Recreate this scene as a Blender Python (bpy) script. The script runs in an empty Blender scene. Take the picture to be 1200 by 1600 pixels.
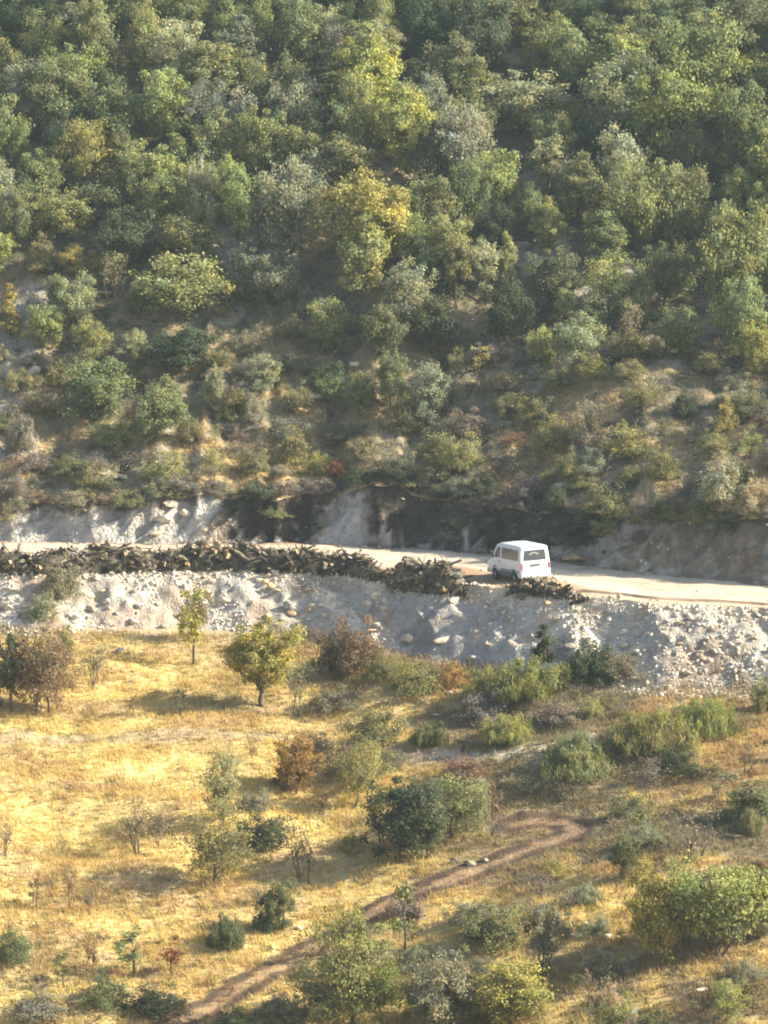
import bpy, bmesh, math, random
import numpy as np
from mathutils import Vector, Matrix

# ------------------------------------------------------------------ camera, sky, sun, exposure
scene = bpy.context.scene
COL = scene.collection
R = math.radians
CAM_POS = np.array([0.0, -200.0, 28.0]); PITCH = R(7.0); FPX = 6000.0      # focal length in photo pixels (1200 wide)
cam_data = bpy.data.cameras.new('camera'); cam = bpy.data.objects.new('camera', cam_data); COL.objects.link(cam)
cam.location = CAM_POS; cam.rotation_euler = (R(90) - PITCH, 0, 0)
cam_data.sensor_fit = 'HORIZONTAL'; cam_data.sensor_width = 36.0; cam_data.lens = 36.0 * FPX / 1200.0
cam_data.clip_start = 1.0; cam_data.clip_end = 3000.0
scene.camera = cam
scene.render.resolution_x, scene.render.resolution_y = 768, 1024

SUN_EL, SUN_AZ = R(31.0), R(-3.0)             # azimuth measured from +x towards +y
sd = Vector((math.cos(SUN_EL) * math.cos(SUN_AZ), math.cos(SUN_EL) * math.sin(SUN_AZ), math.sin(SUN_EL)))
world = bpy.data.worlds.new('World'); scene.world = world; world.use_nodes = True
nt = world.node_tree; bg = nt.nodes['Background']
sky = nt.nodes.new('ShaderNodeTexSky'); sky.sky_type = 'NISHITA'; sky.sun_disc = False
sky.sun_elevation = SUN_EL; sky.sun_rotation = R(90) - SUN_AZ; sky.dust_density = 2.0; sky.air_density = 1.0
nt.links.new(sky.outputs[0], bg.inputs[0]); bg.inputs[1].default_value = 0.085
sl = bpy.data.lights.new('sun', 'SUN'); sl.energy = 5.0; sl.angle = R(0.55); sl.color = (1.0, 0.885, 0.67)
so = bpy.data.objects.new('sun', sl); COL.objects.link(so)
so.rotation_euler = sd.to_track_quat('Z', 'Y').to_euler(); so.location = sd * 150
scene.view_settings.view_transform = 'Standard'; scene.view_settings.look = 'None'
scene.view_settings.exposure = 1.6; scene.view_settings.gamma = 1.0
scene.cycles.filter_width = 1.9
scene.cycles.max_bounces = 6; scene.cycles.diffuse_bounces = 3; scene.cycles.transmission_bounces = 3

rng = np.random.default_rng(11)
random.seed(11)

# ------------------------------------------------------------------ noise
def _hash(ix, iy, seed):
    h = (ix.astype(np.int64) * 374761393 + iy.astype(np.int64) * 668265263 + seed * 974634521) & 0x7fffffff
    h = ((h ^ (h >> 13)) * 1274126177) & 0x7fffffff
    h = h ^ (h >> 16)
    return (h & 0xffff) / 32767.5 - 1.0
def vn(x, y, seed=0):
    x = np.asarray(x, float); y = np.asarray(y, float)
    ix = np.floor(x); iy = np.floor(y); fx = x - ix; fy = y - iy
    fx = fx * fx * (3 - 2 * fx); fy = fy * fy * (3 - 2 * fy)
    a = _hash(ix, iy, seed); b = _hash(ix + 1, iy, seed); c = _hash(ix, iy + 1, seed); d = _hash(ix + 1, iy + 1, seed)
    return (a + (b - a) * fx) + ((c + (d - c) * fx) - (a + (b - a) * fx)) * fy
def fbm(x, y, seed=0, o=3):
    s = 0; a = 1.0; t = 0
    for k in range(o):
        s = s + a * vn(x * 2 ** k + 17.3 * k, y * 2 ** k - 9.1 * k, seed + k * 7); t += a; a *= 0.5
    return s / t
def sstep(a, b, x):
    t = np.clip((x - a) / (b - a), 0, 1); return t * t * (3 - 2 * t)

# ------------------------------------------------------------------ terrain
_X = np.array([-200, -60, -30, -20, -10, -3, 3, 8.7, 13.4, 19.8, 26, 40, 70, 200.0])
_YB = np.array([30, 16, 14.5, 14, 13.4, 12.9, 11, 7.2, 1.6, -2.6, -7, -14, -24, -50.0])
_YF = np.array([16, 5, 2.5, 1.8, 3.6, 2.0, -2.6, -6.2, -9.2, -11.2, -15, -22, -33, -60.0])
_H = np.array([2.6, 2.6, 2.6, 2.6, 2.7, 3.0, 3.5, 3.6, 3.6, 3.5, 3.5, 3.4, 3.4, 3.4])
_HB = np.array([2.0, 2.0, 2.0, 1.9, 2.3, 2.9, 2.9, 2.3, 2.6, 3.1, 3.1, 3.1, 3.0, 3.0])
_xf = np.linspace(-200, 200, 4001)
def _smooth(v):
    y = np.interp(_xf, _X, v); k = np.exp(-np.linspace(-2.5, 2.5, 41) ** 2); k /= k.sum()
    return np.convolve(np.pad(y, 20, 'edge'), k, 'valid')
_syb, _syf, _sh, _shb = map(_smooth, (_YB, _YF, _H, _HB))
VAN = np.array([7.15, -0.7]); VAN_TH = R(21)
def controls(x):
    yb = np.interp(x, _xf, _syb) + 0.42 * vn(x / 1.9, x * 0, 3) + 0.1 * vn(x / 0.55, x * 0, 4)
    yf = np.interp(x, _xf, _syf) + 0.30 * vn(x / 2.3, x * 0, 5) + 0.12 * vn(x / 0.6, x * 0, 6)
    H = np.interp(x, _xf, _sh); Hb = np.interp(x, _xf, _shb) * (1 + 0.13 * vn(x / 2.7, x * 0, 7) + 0.07 * vn(x / 0.8, x * 0, 17))
    yt = yf - H / math.tan(R(38)) + 0.25 * vn(x / 3.1, x * 0, 8)
    yT = yb + Hb / math.tan(R(63)) + 0.65 * vn(x / 1.5, x * 0, 9) + 0.25 * vn(x / .5, x * 0, 19) + 0.45
    return yt, yf, yb, yT, H, Hb
def height(x, y):
    x = np.asarray(x, float); y = np.asarray(y, float)
    yt, yf, yb, yT, H, Hb = controls(x)
    # field
    d = yt - y
    und = 0.45 * fbm(x / 9.0, y / 7.0, 20, 2) + 0.16 * fbm(x / 2.6, y / 2.0, 24, 2) + 0.045 * fbm(x / 0.55, y / 0.5, 28, 2)
    und = und + 0.22 * vn((x * .3 + y * .95) / 2.4, (x * .95 - y * .3) / 9.0, 31)
    zf = -H - 0.25 * np.clip(d, 0, None) + und * sstep(0, 3, d)
    far = np.interp(y, [-400, -260, -200, -150, -120, -92, -70, -58], [110, 52, 26, 4, -8, -17, -16, 0.0])
    k = sstep(-58, -75, y); zf = zf * (1 - k) + far * k
    # embankment
    t = np.clip((y - yt) / np.maximum(yf - yt, .1), 0, 1)
    bump = np.sin(np.pi * np.clip(t, 0, 1)) ** .8
    g = vn((x + 0.5 * (y - yf)) / 1.7, (y - yf) / 5.0, 40)
    ze = -H * (1 - t) + bump * (0.42 * g + 0.24 * fbm(x / .8, y / .7, 41, 2) + 0.10 * vn(x / .33, y / .33, 43) + .22 * (.4 - np.abs(vn((x + .8 * (y - yf)) / .75, (y - yf) / 2.2, 44))))
    # road platform
    u = np.clip((y - yf) / np.maximum(yb - yf, .1), 0, 1)
    edge = np.minimum(sstep(0, .18, u), sstep(1, .86, u))
    zr = 0.035 * fbm(x / 3, y / 3, 50, 2) + (1 - edge) * 0.09 * fbm(x / .7, y / .5, 52, 2)
    hx, hy = -math.sin(VAN_TH), math.cos(VAN_TH)
    al = (x - VAN[0]) * hx + (y - VAN[1]) * hy; ac = (x - VAN[0]) * hy - (y - VAN[1]) * hx
    zr = zr - 0.17 * np.exp(-((al - 1.5) / 1.7) ** 2 - ((ac + 1.2) / 1.7) ** 2)
    lip = np.interp(x, [8, 10, 60], [0, 1, 1.0])                           # the road surface stands a step above its shoulder
    zr = zr - 0.13 * lip * sstep(.215, .195, u + .012 * vn(x / .9, x * 0, 55))
    rut = np.exp(-((u - .42) / .035) ** 2) + np.exp(-((u - .62) / .035) ** 2)
    zr = zr - 0.03 * rut
    # cut bank
    t2 = np.clip((y - yb) / np.maximum(yT - yb, .1), 0, 1)
    g2 = vn((x - 1.7 * (y - yb)) / 1.05, y * 0, 60); g3 = vn((x - 1.3 * (y - yb)) / .34, y / 1.2, 61)
    zb = Hb * (0.85 * t2 + .15 * t2 ** 3) + np.sin(np.pi * t2) * np.interp(x, [-15, -12.5, -10, -8.5], [.4, .5, 1, .9]) * (0.85 * (.45 - 1.5 * np.abs(g2)) + 0.34 * g3 + .12 * fbm(x / .4, (y - yb) / .3, 62, 2))
    # hillside
    w = np.clip(y - yT, 0, None)
    yc = 12.5 - .12 * x + 1.2; we = np.maximum(w - np.clip(yc - yT, -6, 12) * sstep(2, 34, w), w * .55)
    a = np.interp(we, [0, 6, 30, 58, 90, 200, 400], [0, 3.0, 19, 38.2, 56, 100, 130.0])
    zn = 0.8 * fbm(x / 15, y / 13, 70, 2) + 0.60 * vn((x * .55 - y * .83) / 3.2, (x * .83 + y * .55) / 13, 72) + 0.30 * fbm(x / 3.4, y / 3.0, 74, 2) + 0.08 * fbm(x / .7, y / .6, 77, 2)
    zh = Hb + a + zn * sstep(0, 5, w) + .12 * fbm(x / .6, y / .5, 79, 2) * sstep(0, .5, w)
    return np.select([y < yt, y < yf, y < yb, y < yT], [zf, ze, zr, zb], zh)

_f = np.array([0, math.cos(PITCH), -math.sin(PITCH)]); _u = np.array([0, math.sin(PITCH), math.cos(PITCH)])
_ts = np.arange(120, 330, 0.35)
def ground(px, py):
    """world point on the terrain seen at a photo pixel, and its depth"""
    d = _f + np.array([1.0, 0, 0]) * (px - 600) / FPX + _u * (800 - py) / FPX
    P = CAM_POS[:, None] + d[:, None] * _ts
    below = P[2] < height(P[0], P[1])
    i = int(np.argmax(below)) if below.any() else len(_ts) - 1
    lo, hi = _ts[max(i - 1, 0)], _ts[i]
    tt = np.linspace(lo, hi, 24); P = CAM_POS[:, None] + d[:, None] * tt
    b = P[2] < height(P[0], P[1]); t = tt[int(np.argmax(b))] if b.any() else hi
    p = CAM_POS + d * t
    return np.array([p[0], p[1], float(height(p[0], p[1]))]), t
def project(p):
    v = np.asarray(p, float) - CAM_POS
    z = v @ _f
    return 600 + FPX * v[0] / z, 800 - FPX * (v @ _u) / z

# ------------------------------------------------------------------ materials
def new_mat(name):
    m = bpy.data.materials.new(name); m.use_nodes = True
    n = m.node_tree.nodes; return m, n, m.node_tree.links, n['Principled BSDF']
def ground_mat(name, scale, bump, lo=.72, hi=1.28, rough=.95, dist=.12):
    m, n, l, b = new_mat(name)
    at = n.new('ShaderNodeAttribute'); at.attribute_name = 'Col'
    tc = n.new('ShaderNodeTexCoord')
    nz = n.new('ShaderNodeTexNoise'); nz.inputs['Scale'].default_value = scale; nz.inputs['Detail'].default_value = 6; nz.inputs['Roughness'].default_value = .65
    l.new(tc.outputs['Object'], nz.inputs['Vector'])
    mr = n.new('ShaderNodeMapRange'); mr.inputs[1].default_value = .3; mr.inputs[2].default_value = .7; mr.inputs[3].default_value = lo; mr.inputs[4].default_value = hi
    l.new(nz.outputs[0], mr.inputs[0])
    mx = n.new('ShaderNodeVectorMath'); mx.operation = 'SCALE'
    l.new(at.outputs['Color'], mx.inputs[0]); l.new(mr.outputs[0], mx.inputs['Scale'])
    l.new(mx.outputs[0], b.inputs['Base Color']); b.inputs['Roughness'].default_value = rough; b.inputs['Specular IOR Level'].default_value = .15
    nz2 = n.new('ShaderNodeTexNoise'); nz2.inputs['Scale'].default_value = scale * 2.2; nz2.inputs['Detail'].default_value = 4
    l.new(tc.outputs['Object'], nz2.inputs['Vector'])
    bp = n.new('ShaderNodeBump'); bp.inputs['Strength'].default_value = bump; bp.inputs['Distance'].default_value = dist
    l.new(nz2.outputs[0], bp.inputs['Height']); l.new(bp.outputs[0], b.inputs['Normal'])
    return m
M_FIELD = ground_mat('dry_field', 3.0, .5); M_FILL = ground_mat('rubble_fill', 3.5, .9, .7, 1.2)
M_ROAD = ground_mat('packed_earth', 1.6, .3, .88, 1.1); M_BANK = ground_mat('bank_rock', 2.2, 1.0, .62, 1.3, dist=.35); M_HILL = ground_mat('hill_soil', 2.5, .8, .65, 1.3)

def leaf_mat(name, trans=.42, object_tint=True):
    m, n, l, b = new_mat(name); n.remove(b)
    at = n.new('ShaderNodeAttribute'); at.attribute_name = 'Col'
    col = at.outputs['Color']
    if object_tint:
        oi = n.new('ShaderNodeObjectInfo'); mx = n.new('ShaderNodeVectorMath'); mx.operation = 'MULTIPLY'
        l.new(at.outputs['Color'], mx.inputs[0]); l.new(oi.outputs['Color'], mx.inputs[1]); col = mx.outputs[0]
    d = n.new('ShaderNodeBsdfDiffuse'); t = n.new('ShaderNodeBsdfTranslucent'); s = n.new('ShaderNodeMixShader')
    s.inputs[0].default_value = trans
    l.new(col, d.inputs[0]); l.new(col, t.inputs[0]); l.new(d.outputs[0], s.inputs[1]); l.new(t.outputs[0], s.inputs[2])
    l.new(s.outputs[0], n['Material Output'].inputs[0]); return m
M_LEAF = leaf_mat('leaf'); M_GRASS = leaf_mat('dry_straw', .35, False); M_SCRUB = leaf_mat('scrub_leaf', .3, False)
def bark_mat(name, c1, c2, tint=False, scale=9):
    m, n, l, b = new_mat(name)
    tc = n.new('ShaderNodeTexCoord'); nz = n.new('ShaderNodeTexNoise'); nz.inputs['Scale'].default_value = scale; nz.inputs['Detail'].default_value = 5
    l.new(tc.outputs['Object'], nz.inputs['Vector'])
    cr = n.new('ShaderNodeValToRGB'); cr.color_ramp.elements[0].position = .35; cr.color_ramp.elements[1].position = .68
    cr.color_ramp.elements[0].color = (*c1, 1); cr.color_ramp.elements[1].color = (*c2, 1); l.new(nz.outputs[0], cr.inputs[0])
    out = cr.outputs[0]
    if tint:
        oi = n.new('ShaderNodeObjectInfo'); mx = n.new('ShaderNodeVectorMath'); mx.operation = 'MULTIPLY'
        l.new(out, mx.inputs[0]); l.new(oi.outputs['Color'], mx.inputs[1]); out = mx.outputs[0]
    l.new(out, b.inputs['Base Color']); b.inputs['Roughness'].default_value = .9; b.inputs['Specular IOR Level'].default_value = .2
    bp = n.new('ShaderNodeBump'); bp.inputs['Strength'].default_value = .6; bp.inputs['Distance'].default_value = .03
    l.new(nz.outputs[0], bp.inputs['Height']); l.new(bp.outputs[0], b.inputs['Normal']); return m
M_BARK = bark_mat('bark', (.055, .042, .032), (.17, .14, .11))
M_TWIG = bark_mat('brush_twig', (.025, .02, .015), (.17, .14, .10), scale=2.2)
M_LOG = bark_mat('log_bark', (.5, .5, .5), (1.3, 1.25, 1.2), tint=True, scale=7)
M_CUT = bark_mat('sawn_wood', (.13, .10, .065), (.42, .33, .21), scale=5)
M_STONE = bark_mat('limestone', (.62, .60, .56), (1.1, 1.08, 1.02), tint=True, scale=2.2)

# ------------------------------------------------------------------ mesh helpers
def mesh_np(name, V, F, mats, col=None, smooth=False, midx=None):
    V = np.asarray(V, np.float32); F = np.asarray(F, np.int32)
    me = bpy.data.meshes.new(name); nf, k = F.shape
    me.vertices.add(len(V)); me.vertices.foreach_set('co', V.ravel())
    me.loops.add(nf * k); me.loops.foreach_set('vertex_index', F.ravel())
    me.polygons.add(nf); me.polygons.foreach_set('loop_start', np.arange(nf, dtype=np.int32) * k)
    me.polygons.foreach_set('use_smooth', np.full(nf, smooth))
    for m in (mats if isinstance(mats, (list, tuple)) else [mats]): me.materials.append(m)
    if midx is not None: me.polygons.foreach_set('material_index', np.asarray(midx, np.int32))
    if col is not None:
        ca = me.color_attributes.new('Col', 'FLOAT_COLOR', 'POINT')
        c4 = np.ones((len(V), 4), np.float32); c4[:, :3] = col; ca.data.foreach_set('color', c4.ravel())
    me.update(calc_edges=True); return me
def link(name, me, parent=None, **props):
    o = bpy.data.objects.new(name, me); COL.objects.link(o)
    if parent is not None: o.parent = parent
    for k, v in props.items(): o[k] = v
    return o
def unit(v): return v / np.maximum(np.linalg.norm(v, axis=-1, keepdims=True), 1e-9)
def tubes(paths, sides=5):
    """paths: list of (points Nx3, radii N) -> V, F(quads), with tapered round tubes closed by tiny ends"""
    V = []; F = []; n0 = 0
    ang = np.linspace(0, 2 * np.pi, sides, endpoint=False)
    for P, r in paths:
        P = np.asarray(P, float); r = np.asarray(r, float)
        T = unit(np.gradient(P, axis=0)); ref = np.where(np.abs(T[:, 2:3]) > .9, [[1., 0, 0]], [[0, 0, 1.]])
        A = unit(np.cross(T, ref)); B = np.cross(T, A)
        ring = P[:, None] + r[:, None, None] * (np.cos(ang)[None, :, None] * A[:, None] + np.sin(ang)[None, :, None] * B[:, None])
        V.append(ring.reshape(-1, 3)); n = len(P)
        i = np.arange(n - 1)[:, None] * sides; j = np.arange(sides)[None]; j2 = (j + 1) % sides
        F.append((np.stack([i + j, i + j2, i + sides + j2, i + sides + j], -1) + n0).reshape(-1, 4)); n0 += n * sides
    return np.concatenate(V), np.concatenate(F)
def leaves(P, N, size, aspect, tilt_up, rg):
    """kite shaped leaf faces at P with normals N"""
    n = len(P); N = unit(N)
    ref = unit(rg.normal(size=(n, 3)) + np.array([0, 0, tilt_up]))
    U = unit(ref - (ref * N).sum(1, keepdims=True) * N); W = np.cross(N, U)
    s = size * rg.uniform(.65, 1.35, (n, 1)); L = s * aspect ** .5; w = s / aspect ** .5
    V = np.stack([P - U * L * .5, P + W * w * .5 + N * s * .08 - U * L * .04, P + U * L * .5, P - W * w * .5 + N * s * .08 - U * L * .04], 1).reshape(-1, 3)
    return V, np.arange(n * 4, dtype=np.int32).reshape(-1, 4)

# ------------------------------------------------------------------ terrain meshes
xs = np.concatenate([-np.geomspace(30, 200, 22)[::-1], np.arange(-29.4, 29.5, .145), np.geomspace(30, 200, 22)])
_yt, _yf, _yb, _yT, _Hh, _Hbb = controls(xs)
TRACK_A = [(150, 1680), (300, 1585), (400, 1530), (480, 1485), (560, 1440), (620, 1405), (700, 1375), (780, 1345), (850, 1318), (905, 1300), (885, 1287), (850, 1283), (800, 1290)]
TRACK_B = [(660, 1180), (720, 1183), (790, 1178), (860, 1168), (910, 1155)]
TRACK_C = [(-40, 1152), (60, 1156), (150, 1158), (260, 1150), (380, 1148), (470, 1160), (560, 1170), (660, 1180)]
def polyline(pts):
    g = np.array([ground(*p)[0][:2] for p in pts]); t = np.arange(len(g)); tt = np.linspace(0, len(g) - 1, len(g) * 6)
    return np.stack([np.interp(tt, t, g[:, 0]), np.interp(tt, t, g[:, 1])], 1)
def dist_to(x, y, line):
    sh = x.shape; x = x.ravel(); y = y.ravel(); out = np.full(x.shape, 1e9)
    m = (x > line[:, 0].min() - 4) & (x < line[:, 0].max() + 4) & (y > line[:, 1].min() - 4) & (y < line[:, 1].max() + 4)
    a, b = line[:-1], line[1:]; q = np.stack([x[m], y[m]], 1); best = np.full(len(q), 1e9)
    for p0, p1 in zip(a, b):
        dd = p1 - p0; t = np.clip(((q - p0) @ dd) / max(dd @ dd, 1e-9), 0, 1)
        best = np.minimum(best, np.hypot(*(q - p0 - t[:, None] * dd).T))
    out[m] = best; return out.reshape(sh)
L_A, L_B, L_C = polyline(TRACK_A), polyline(TRACK_B), polyline(TRACK_C)
def mixc(a, b, t): return a + (np.asarray(b) - a) * t[..., None]
def field_masks(x, y):
    da, db, dc = dist_to(x, y, L_A), dist_to(x, y, L_B), dist_to(x, y, L_C)
    j = .25 * vn(x / .7, y / .7, 90)
    rutA = sstep(.40, .12, np.abs(da - .58) + j * .6); bedA = sstep(1.05, .68, da + j)
    pathB = sstep(.9, .4, db + j); pathC = sstep(.8, .25, dc + 2 * j)
    return rutA, bedA, pathB, pathC
def field_color(x, y):
    c = np.zeros(x.shape + (3,)) + np.array([.54, .415, .185])
    n1 = fbm(x / 4.5, y / 2.2, 100, 3); n2 = fbm(x / 1.1, y / .6, 104, 2); n3 = fbm(x / 8, y / 6, 107, 2)
    c = mixc(c, [.63, .50, .22], sstep(.05, .5, n1))
    c = mixc(c, [.42, .315, .175], sstep(.0, .45, -n1 + .4 * n2) * .8)
    e = sstep(-4, 12, x + .35 * (y + 20) + 6 * n3)                  # more scrub soil and grey litter towards the van side of the field
    c = mixc(c, [.36, .245, .13], e * sstep(-.6, .2, n2 + n1) * .85)
    c = mixc(c, [.21, .19, .125], e * sstep(-.3, .25, n3 - .6 * n1 + .3 * n2) * .85)
    low = sstep(-32, -42, y)
    c = mixc(c, [.30, .23, .14], low * sstep(-.4, .3, n2 + n3) * .75)
    ra, ba, pb, pc = field_masks(x, y)
    c = mixc(c, [.27, .175, .105], ba * (.7 + .3 * sstep(-.3, .4, n2 + n1))); c = mixc(c, [.09, .06, .04], ra * .95)
    c = mixc(c, [.52, .44, .32], pb * .9); c = mixc(c, [.36, .285, .2], pc * .7)
    yt = controls(x)[0]
    c = mixc(c, [.36, .29, .2], sstep(2.0, .2, yt - y + n2) * .8)
    return c * .88
def fill_stream(x, y):
    yf = np.interp(x, _xf, _syf); q = x + .9 * (y - yf)
    return vn(q / 1.5, (y - yf) / 3.5, 190) * .75 + .35 * fbm(x / .9, y / .9, 192, 2)
def fill_color(x, y):
    yt, yf, yb, yT, H, Hb = controls(x); t = np.clip((y - yt) / (yf - yt), 0, 1)
    n1 = fbm(x / 2.2, y / 2.2, 110, 3); n2 = fbm(x / .5, y / .5, 113, 2)
    c = np.zeros(x.shape + (3,)) + np.array([.38, .355, .315])
    c = mixc(c, [.62, .57, .475], sstep(.05, .4, fill_stream(x, y) + .2 * n2)); c = mixc(c, [.15, .14, .125], sstep(.1, .6, -n1 + .5 * n2) * .8)
    smooth_patch = np.exp(-((x - 5.0) / 3.2) ** 2) ; c = mixc(c, [.30, .295, .29], smooth_patch * .8)
    c = mixc(c, [.60, .50, .37], sstep(.82, .95, t + .1 * n2) * .8)
    c = mixc(c, [.42, .27, .17], sstep(.2, .6, vn(x / 1.6, y / 1.6, 117)) * .35); c = mixc(c, [.27, .19, .12], sstep(.3, .6, vn(x / 1.1, (y - yf) / .7, 118)) * .6 * np.interp(x, [-30, 8, 11, 60], [.5, .5, 1, 1]))
    return c
def road_color(x, y):
    yt, yf, yb, yT, H, Hb = controls(x); u = (y - yf) / (yb - yf); n = fbm(x / 1.8, y / 1.2, 120, 3); n4 = fbm(x / 1.1, y / .8, 126, 3); n2 = fbm(x / .4, y / .4, 123, 2)
    c = np.zeros(x.shape + (3,)) + np.array([.47, .415, .33])
    c = mixc(c, [.53, .475, .385], sstep(0, .5, n)); c = mixc(c, [.38, .31, .22], sstep(.1, .6, vn(x / 5, y / .5, 124)) * .5)
    u0 = np.interp(x, [-30, 0, 3, 8, 12, 60], [.30, .36, .56, .54, .20, .05])
    c = mixc(c, [.30, .185, .105], sstep(u0 + .04, u0 - .06, u + .05 * n) * np.interp(x, [-30, 0, 2, 8, 10, 13, 60], [.4, .6, .92, .92, .6, .0, .0]))
    c = mixc(c, [.36, .29, .215], (np.exp(-((u - .62) / .03) ** 2) + np.exp(-((u - .80) / .03) ** 2)) * sstep(-.5, .3, n) * .6)
    c = mixc(c, [.43, .33, .21], sstep(.22, .1, u + .05 * n) * np.interp(x, [-30, 9, 13, 60], [.5, .3, .9, .9]))
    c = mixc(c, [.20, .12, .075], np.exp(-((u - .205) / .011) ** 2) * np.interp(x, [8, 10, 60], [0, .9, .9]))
    c = mixc(c, [.34, .27, .19], sstep(.15, .5, n4) * .55)
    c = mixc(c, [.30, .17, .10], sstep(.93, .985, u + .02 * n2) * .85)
    return c
def bank_color(x, y):
    yt, yf, yb, yT, H, Hb = controls(x); t = np.clip((y - yb) / (yT - yb), 0, 1)
    q = x - 1.9 * (y - yb) ; n = fbm(q / .9, t * 1.1, 130, 3); n2 = fbm(x / .35, t * 3, 133, 2)
    c = np.zeros(x.shape + (3,)) + np.array([.43, .39, .335])
    c = mixc(c, [.56, .54, .51], sstep(.0, .25, n)); c = mixc(c, [.27, .225, .175], sstep(.05, .35, -n))
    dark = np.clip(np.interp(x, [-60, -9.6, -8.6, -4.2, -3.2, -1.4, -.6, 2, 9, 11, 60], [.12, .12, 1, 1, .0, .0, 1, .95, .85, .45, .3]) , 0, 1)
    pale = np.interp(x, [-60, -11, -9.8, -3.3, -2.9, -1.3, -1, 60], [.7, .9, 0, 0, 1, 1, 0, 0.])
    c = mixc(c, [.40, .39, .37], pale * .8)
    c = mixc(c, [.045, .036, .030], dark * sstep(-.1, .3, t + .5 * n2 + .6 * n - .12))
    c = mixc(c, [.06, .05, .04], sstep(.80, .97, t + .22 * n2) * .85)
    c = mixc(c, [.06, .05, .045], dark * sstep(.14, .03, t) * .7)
    return c
def hill_color(x, y):
    yt, yf, yb, yT, H, Hb = controls(x); w = y - yT
    n1 = fbm(x / 5, y / 4, 140, 3); n2 = fbm(x / 1.2, y / 1.0, 144, 3); n3 = vn((x * .5 - y * .86) / 2.2, (x * .86 + y * .5) / 8, 147)
    c = np.zeros(x.shape + (3,)) + np.array([.125, .115, .078])
    c = mixc(c, [.26, .21, .13], sstep(.0, .5, n3 + .4 * n2)); c = mixc(c, [.075, .075, .05], sstep(.0, .5, -n2))
    lowz = sstep(18, 6, w)
    c = mixc(c, [.23, .20, .135], lowz * sstep(-.5, .2, n2) * .8); c = mixc(c, [.40, .30, .15], lowz * sstep(.0, .35, n1 + .3 * n2) * .9); c = mixc(c, [.27, .17, .10], lowz * sstep(.2, .5, vn(x / 2.2, y / 2.2, 149)) * .5)
    c = mixc(c, [.33, .31, .28], sstep(.5, .66, vn(x / 3.1, y / 2.6, 150) + .35 * n2) * .7)
    c = mixc(c, [.50, .42, .28], sstep(1.6, .6, w) * sstep(-.1, .5, n2) * .6)
    return c
def rows(a, b, n, first=False): # rows between control lines a and b (arrays over xs)
    t = np.linspace(0, 1, n + 1)
    return a[None] + (b - a)[None] * t[:, None]
def terrain_band(name, Y, mat, colf):
    X = np.broadcast_to(xs[None], Y.shape); Z = height(X, Y)
    nr, nc = Y.shape; V = np.stack([X, Y, Z], -1).reshape(-1, 3)
    i = np.arange(nr - 1)[:, None] * nc + np.arange(nc - 1)[None]
    F = np.stack([i, i + 1, i + nc + 1, i + nc], -1).reshape(-1, 4)
    return link(name, mesh_np(name, V, F, mat, colf(X, Y).reshape(-1, 3), True), kind='structure')
one = np.ones_like(xs); E = 1e-5
near = np.concatenate([rows(one * -400, one * -62, 60)[:-1], rows(one * -62, _yt - E, 330)])
terrain_band('field', near, M_FIELD, field_color)
terrain_band('embankment', rows(_yt, _yf - E, 62), M_FILL, fill_color)
terrain_band('road', rows(_yf, _yb - E, 110), M_ROAD, road_color)
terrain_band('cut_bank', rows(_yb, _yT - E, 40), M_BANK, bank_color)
up = np.concatenate([rows(_yT, _yT + 62, 330)[:-1], rows(_yT + 62, _yT + 380, 60)])
terrain_band('hillside', up, M_HILL, hill_color)

# ------------------------------------------------------------------ plants: a kind is a trunk mesh and a crown mesh, copied and tinted
def crown_points(rg, shape, H, W, ncl):
    out = []
    ph = rg.uniform(0, 6.28, 6)
    while len(out) < ncl:
        v = rg.normal(size=3); v /= np.linalg.norm(v); r = rg.uniform(0, 1) ** (1 / 2.6)
        az = math.atan2(v[1], v[0]); lump = 1 + .17 * math.sin(2 * az + ph[0]) + .15 * math.sin(3 * az + ph[1] + 3 * v[2]) + .14 * math.sin(5 * v[2] + ph[2] + az)
        p = v * r * lump
        if shape == 'dome':
            z = abs(p[2]); q = np.array([p[0] * W / 2, p[1] * W / 2, H * (.04 + .82 * z)])
        elif shape == 'oak':
            q = np.array([p[0] * W / 2 * .86, p[1] * W / 2 * .86, H * (.51 + .42 * p[2])])
        elif shape == 'tall':
            k = 1 - .35 * max(p[2], 0); q = np.array([p[0] * W / 2 * .84 * k, p[1] * W / 2 * .84 * k, H * (.56 + .38 * p[2])])
        elif shape == 'vase':
            z = min(max((p[2] / 1.2 + 1) / 2, 0), 1); k = .45 + .62 * min(z / .55, 1); q = np.array([p[0] * W / 2 * .92 * k, p[1] * W / 2 * .92 * k, H * (.15 + .80 * z)])
        elif shape == 'cone':
            z = rg.uniform(0, 1) ** 1.4; k = (1 - z) * .95 + .05; q = np.array([v[0] * r * W / 2 * k, v[1] * r * W / 2 * k, H * (.08 + .9 * z)])
        elif shape == 'tuft':
            z = rg.uniform(.35, 1); q = np.array([p[0] * W * .42, p[1] * W * .42, H * z * .97])
        elif shape == 'spread':
            k = .6 + .5 * (p[2] + 1) / 2; q = np.array([p[0] * W / 2 * .9 * k, p[1] * W / 2 * .9 * k, H * (.57 + .34 * p[2])])
        out.append(q)
    return np.array(out)
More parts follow.
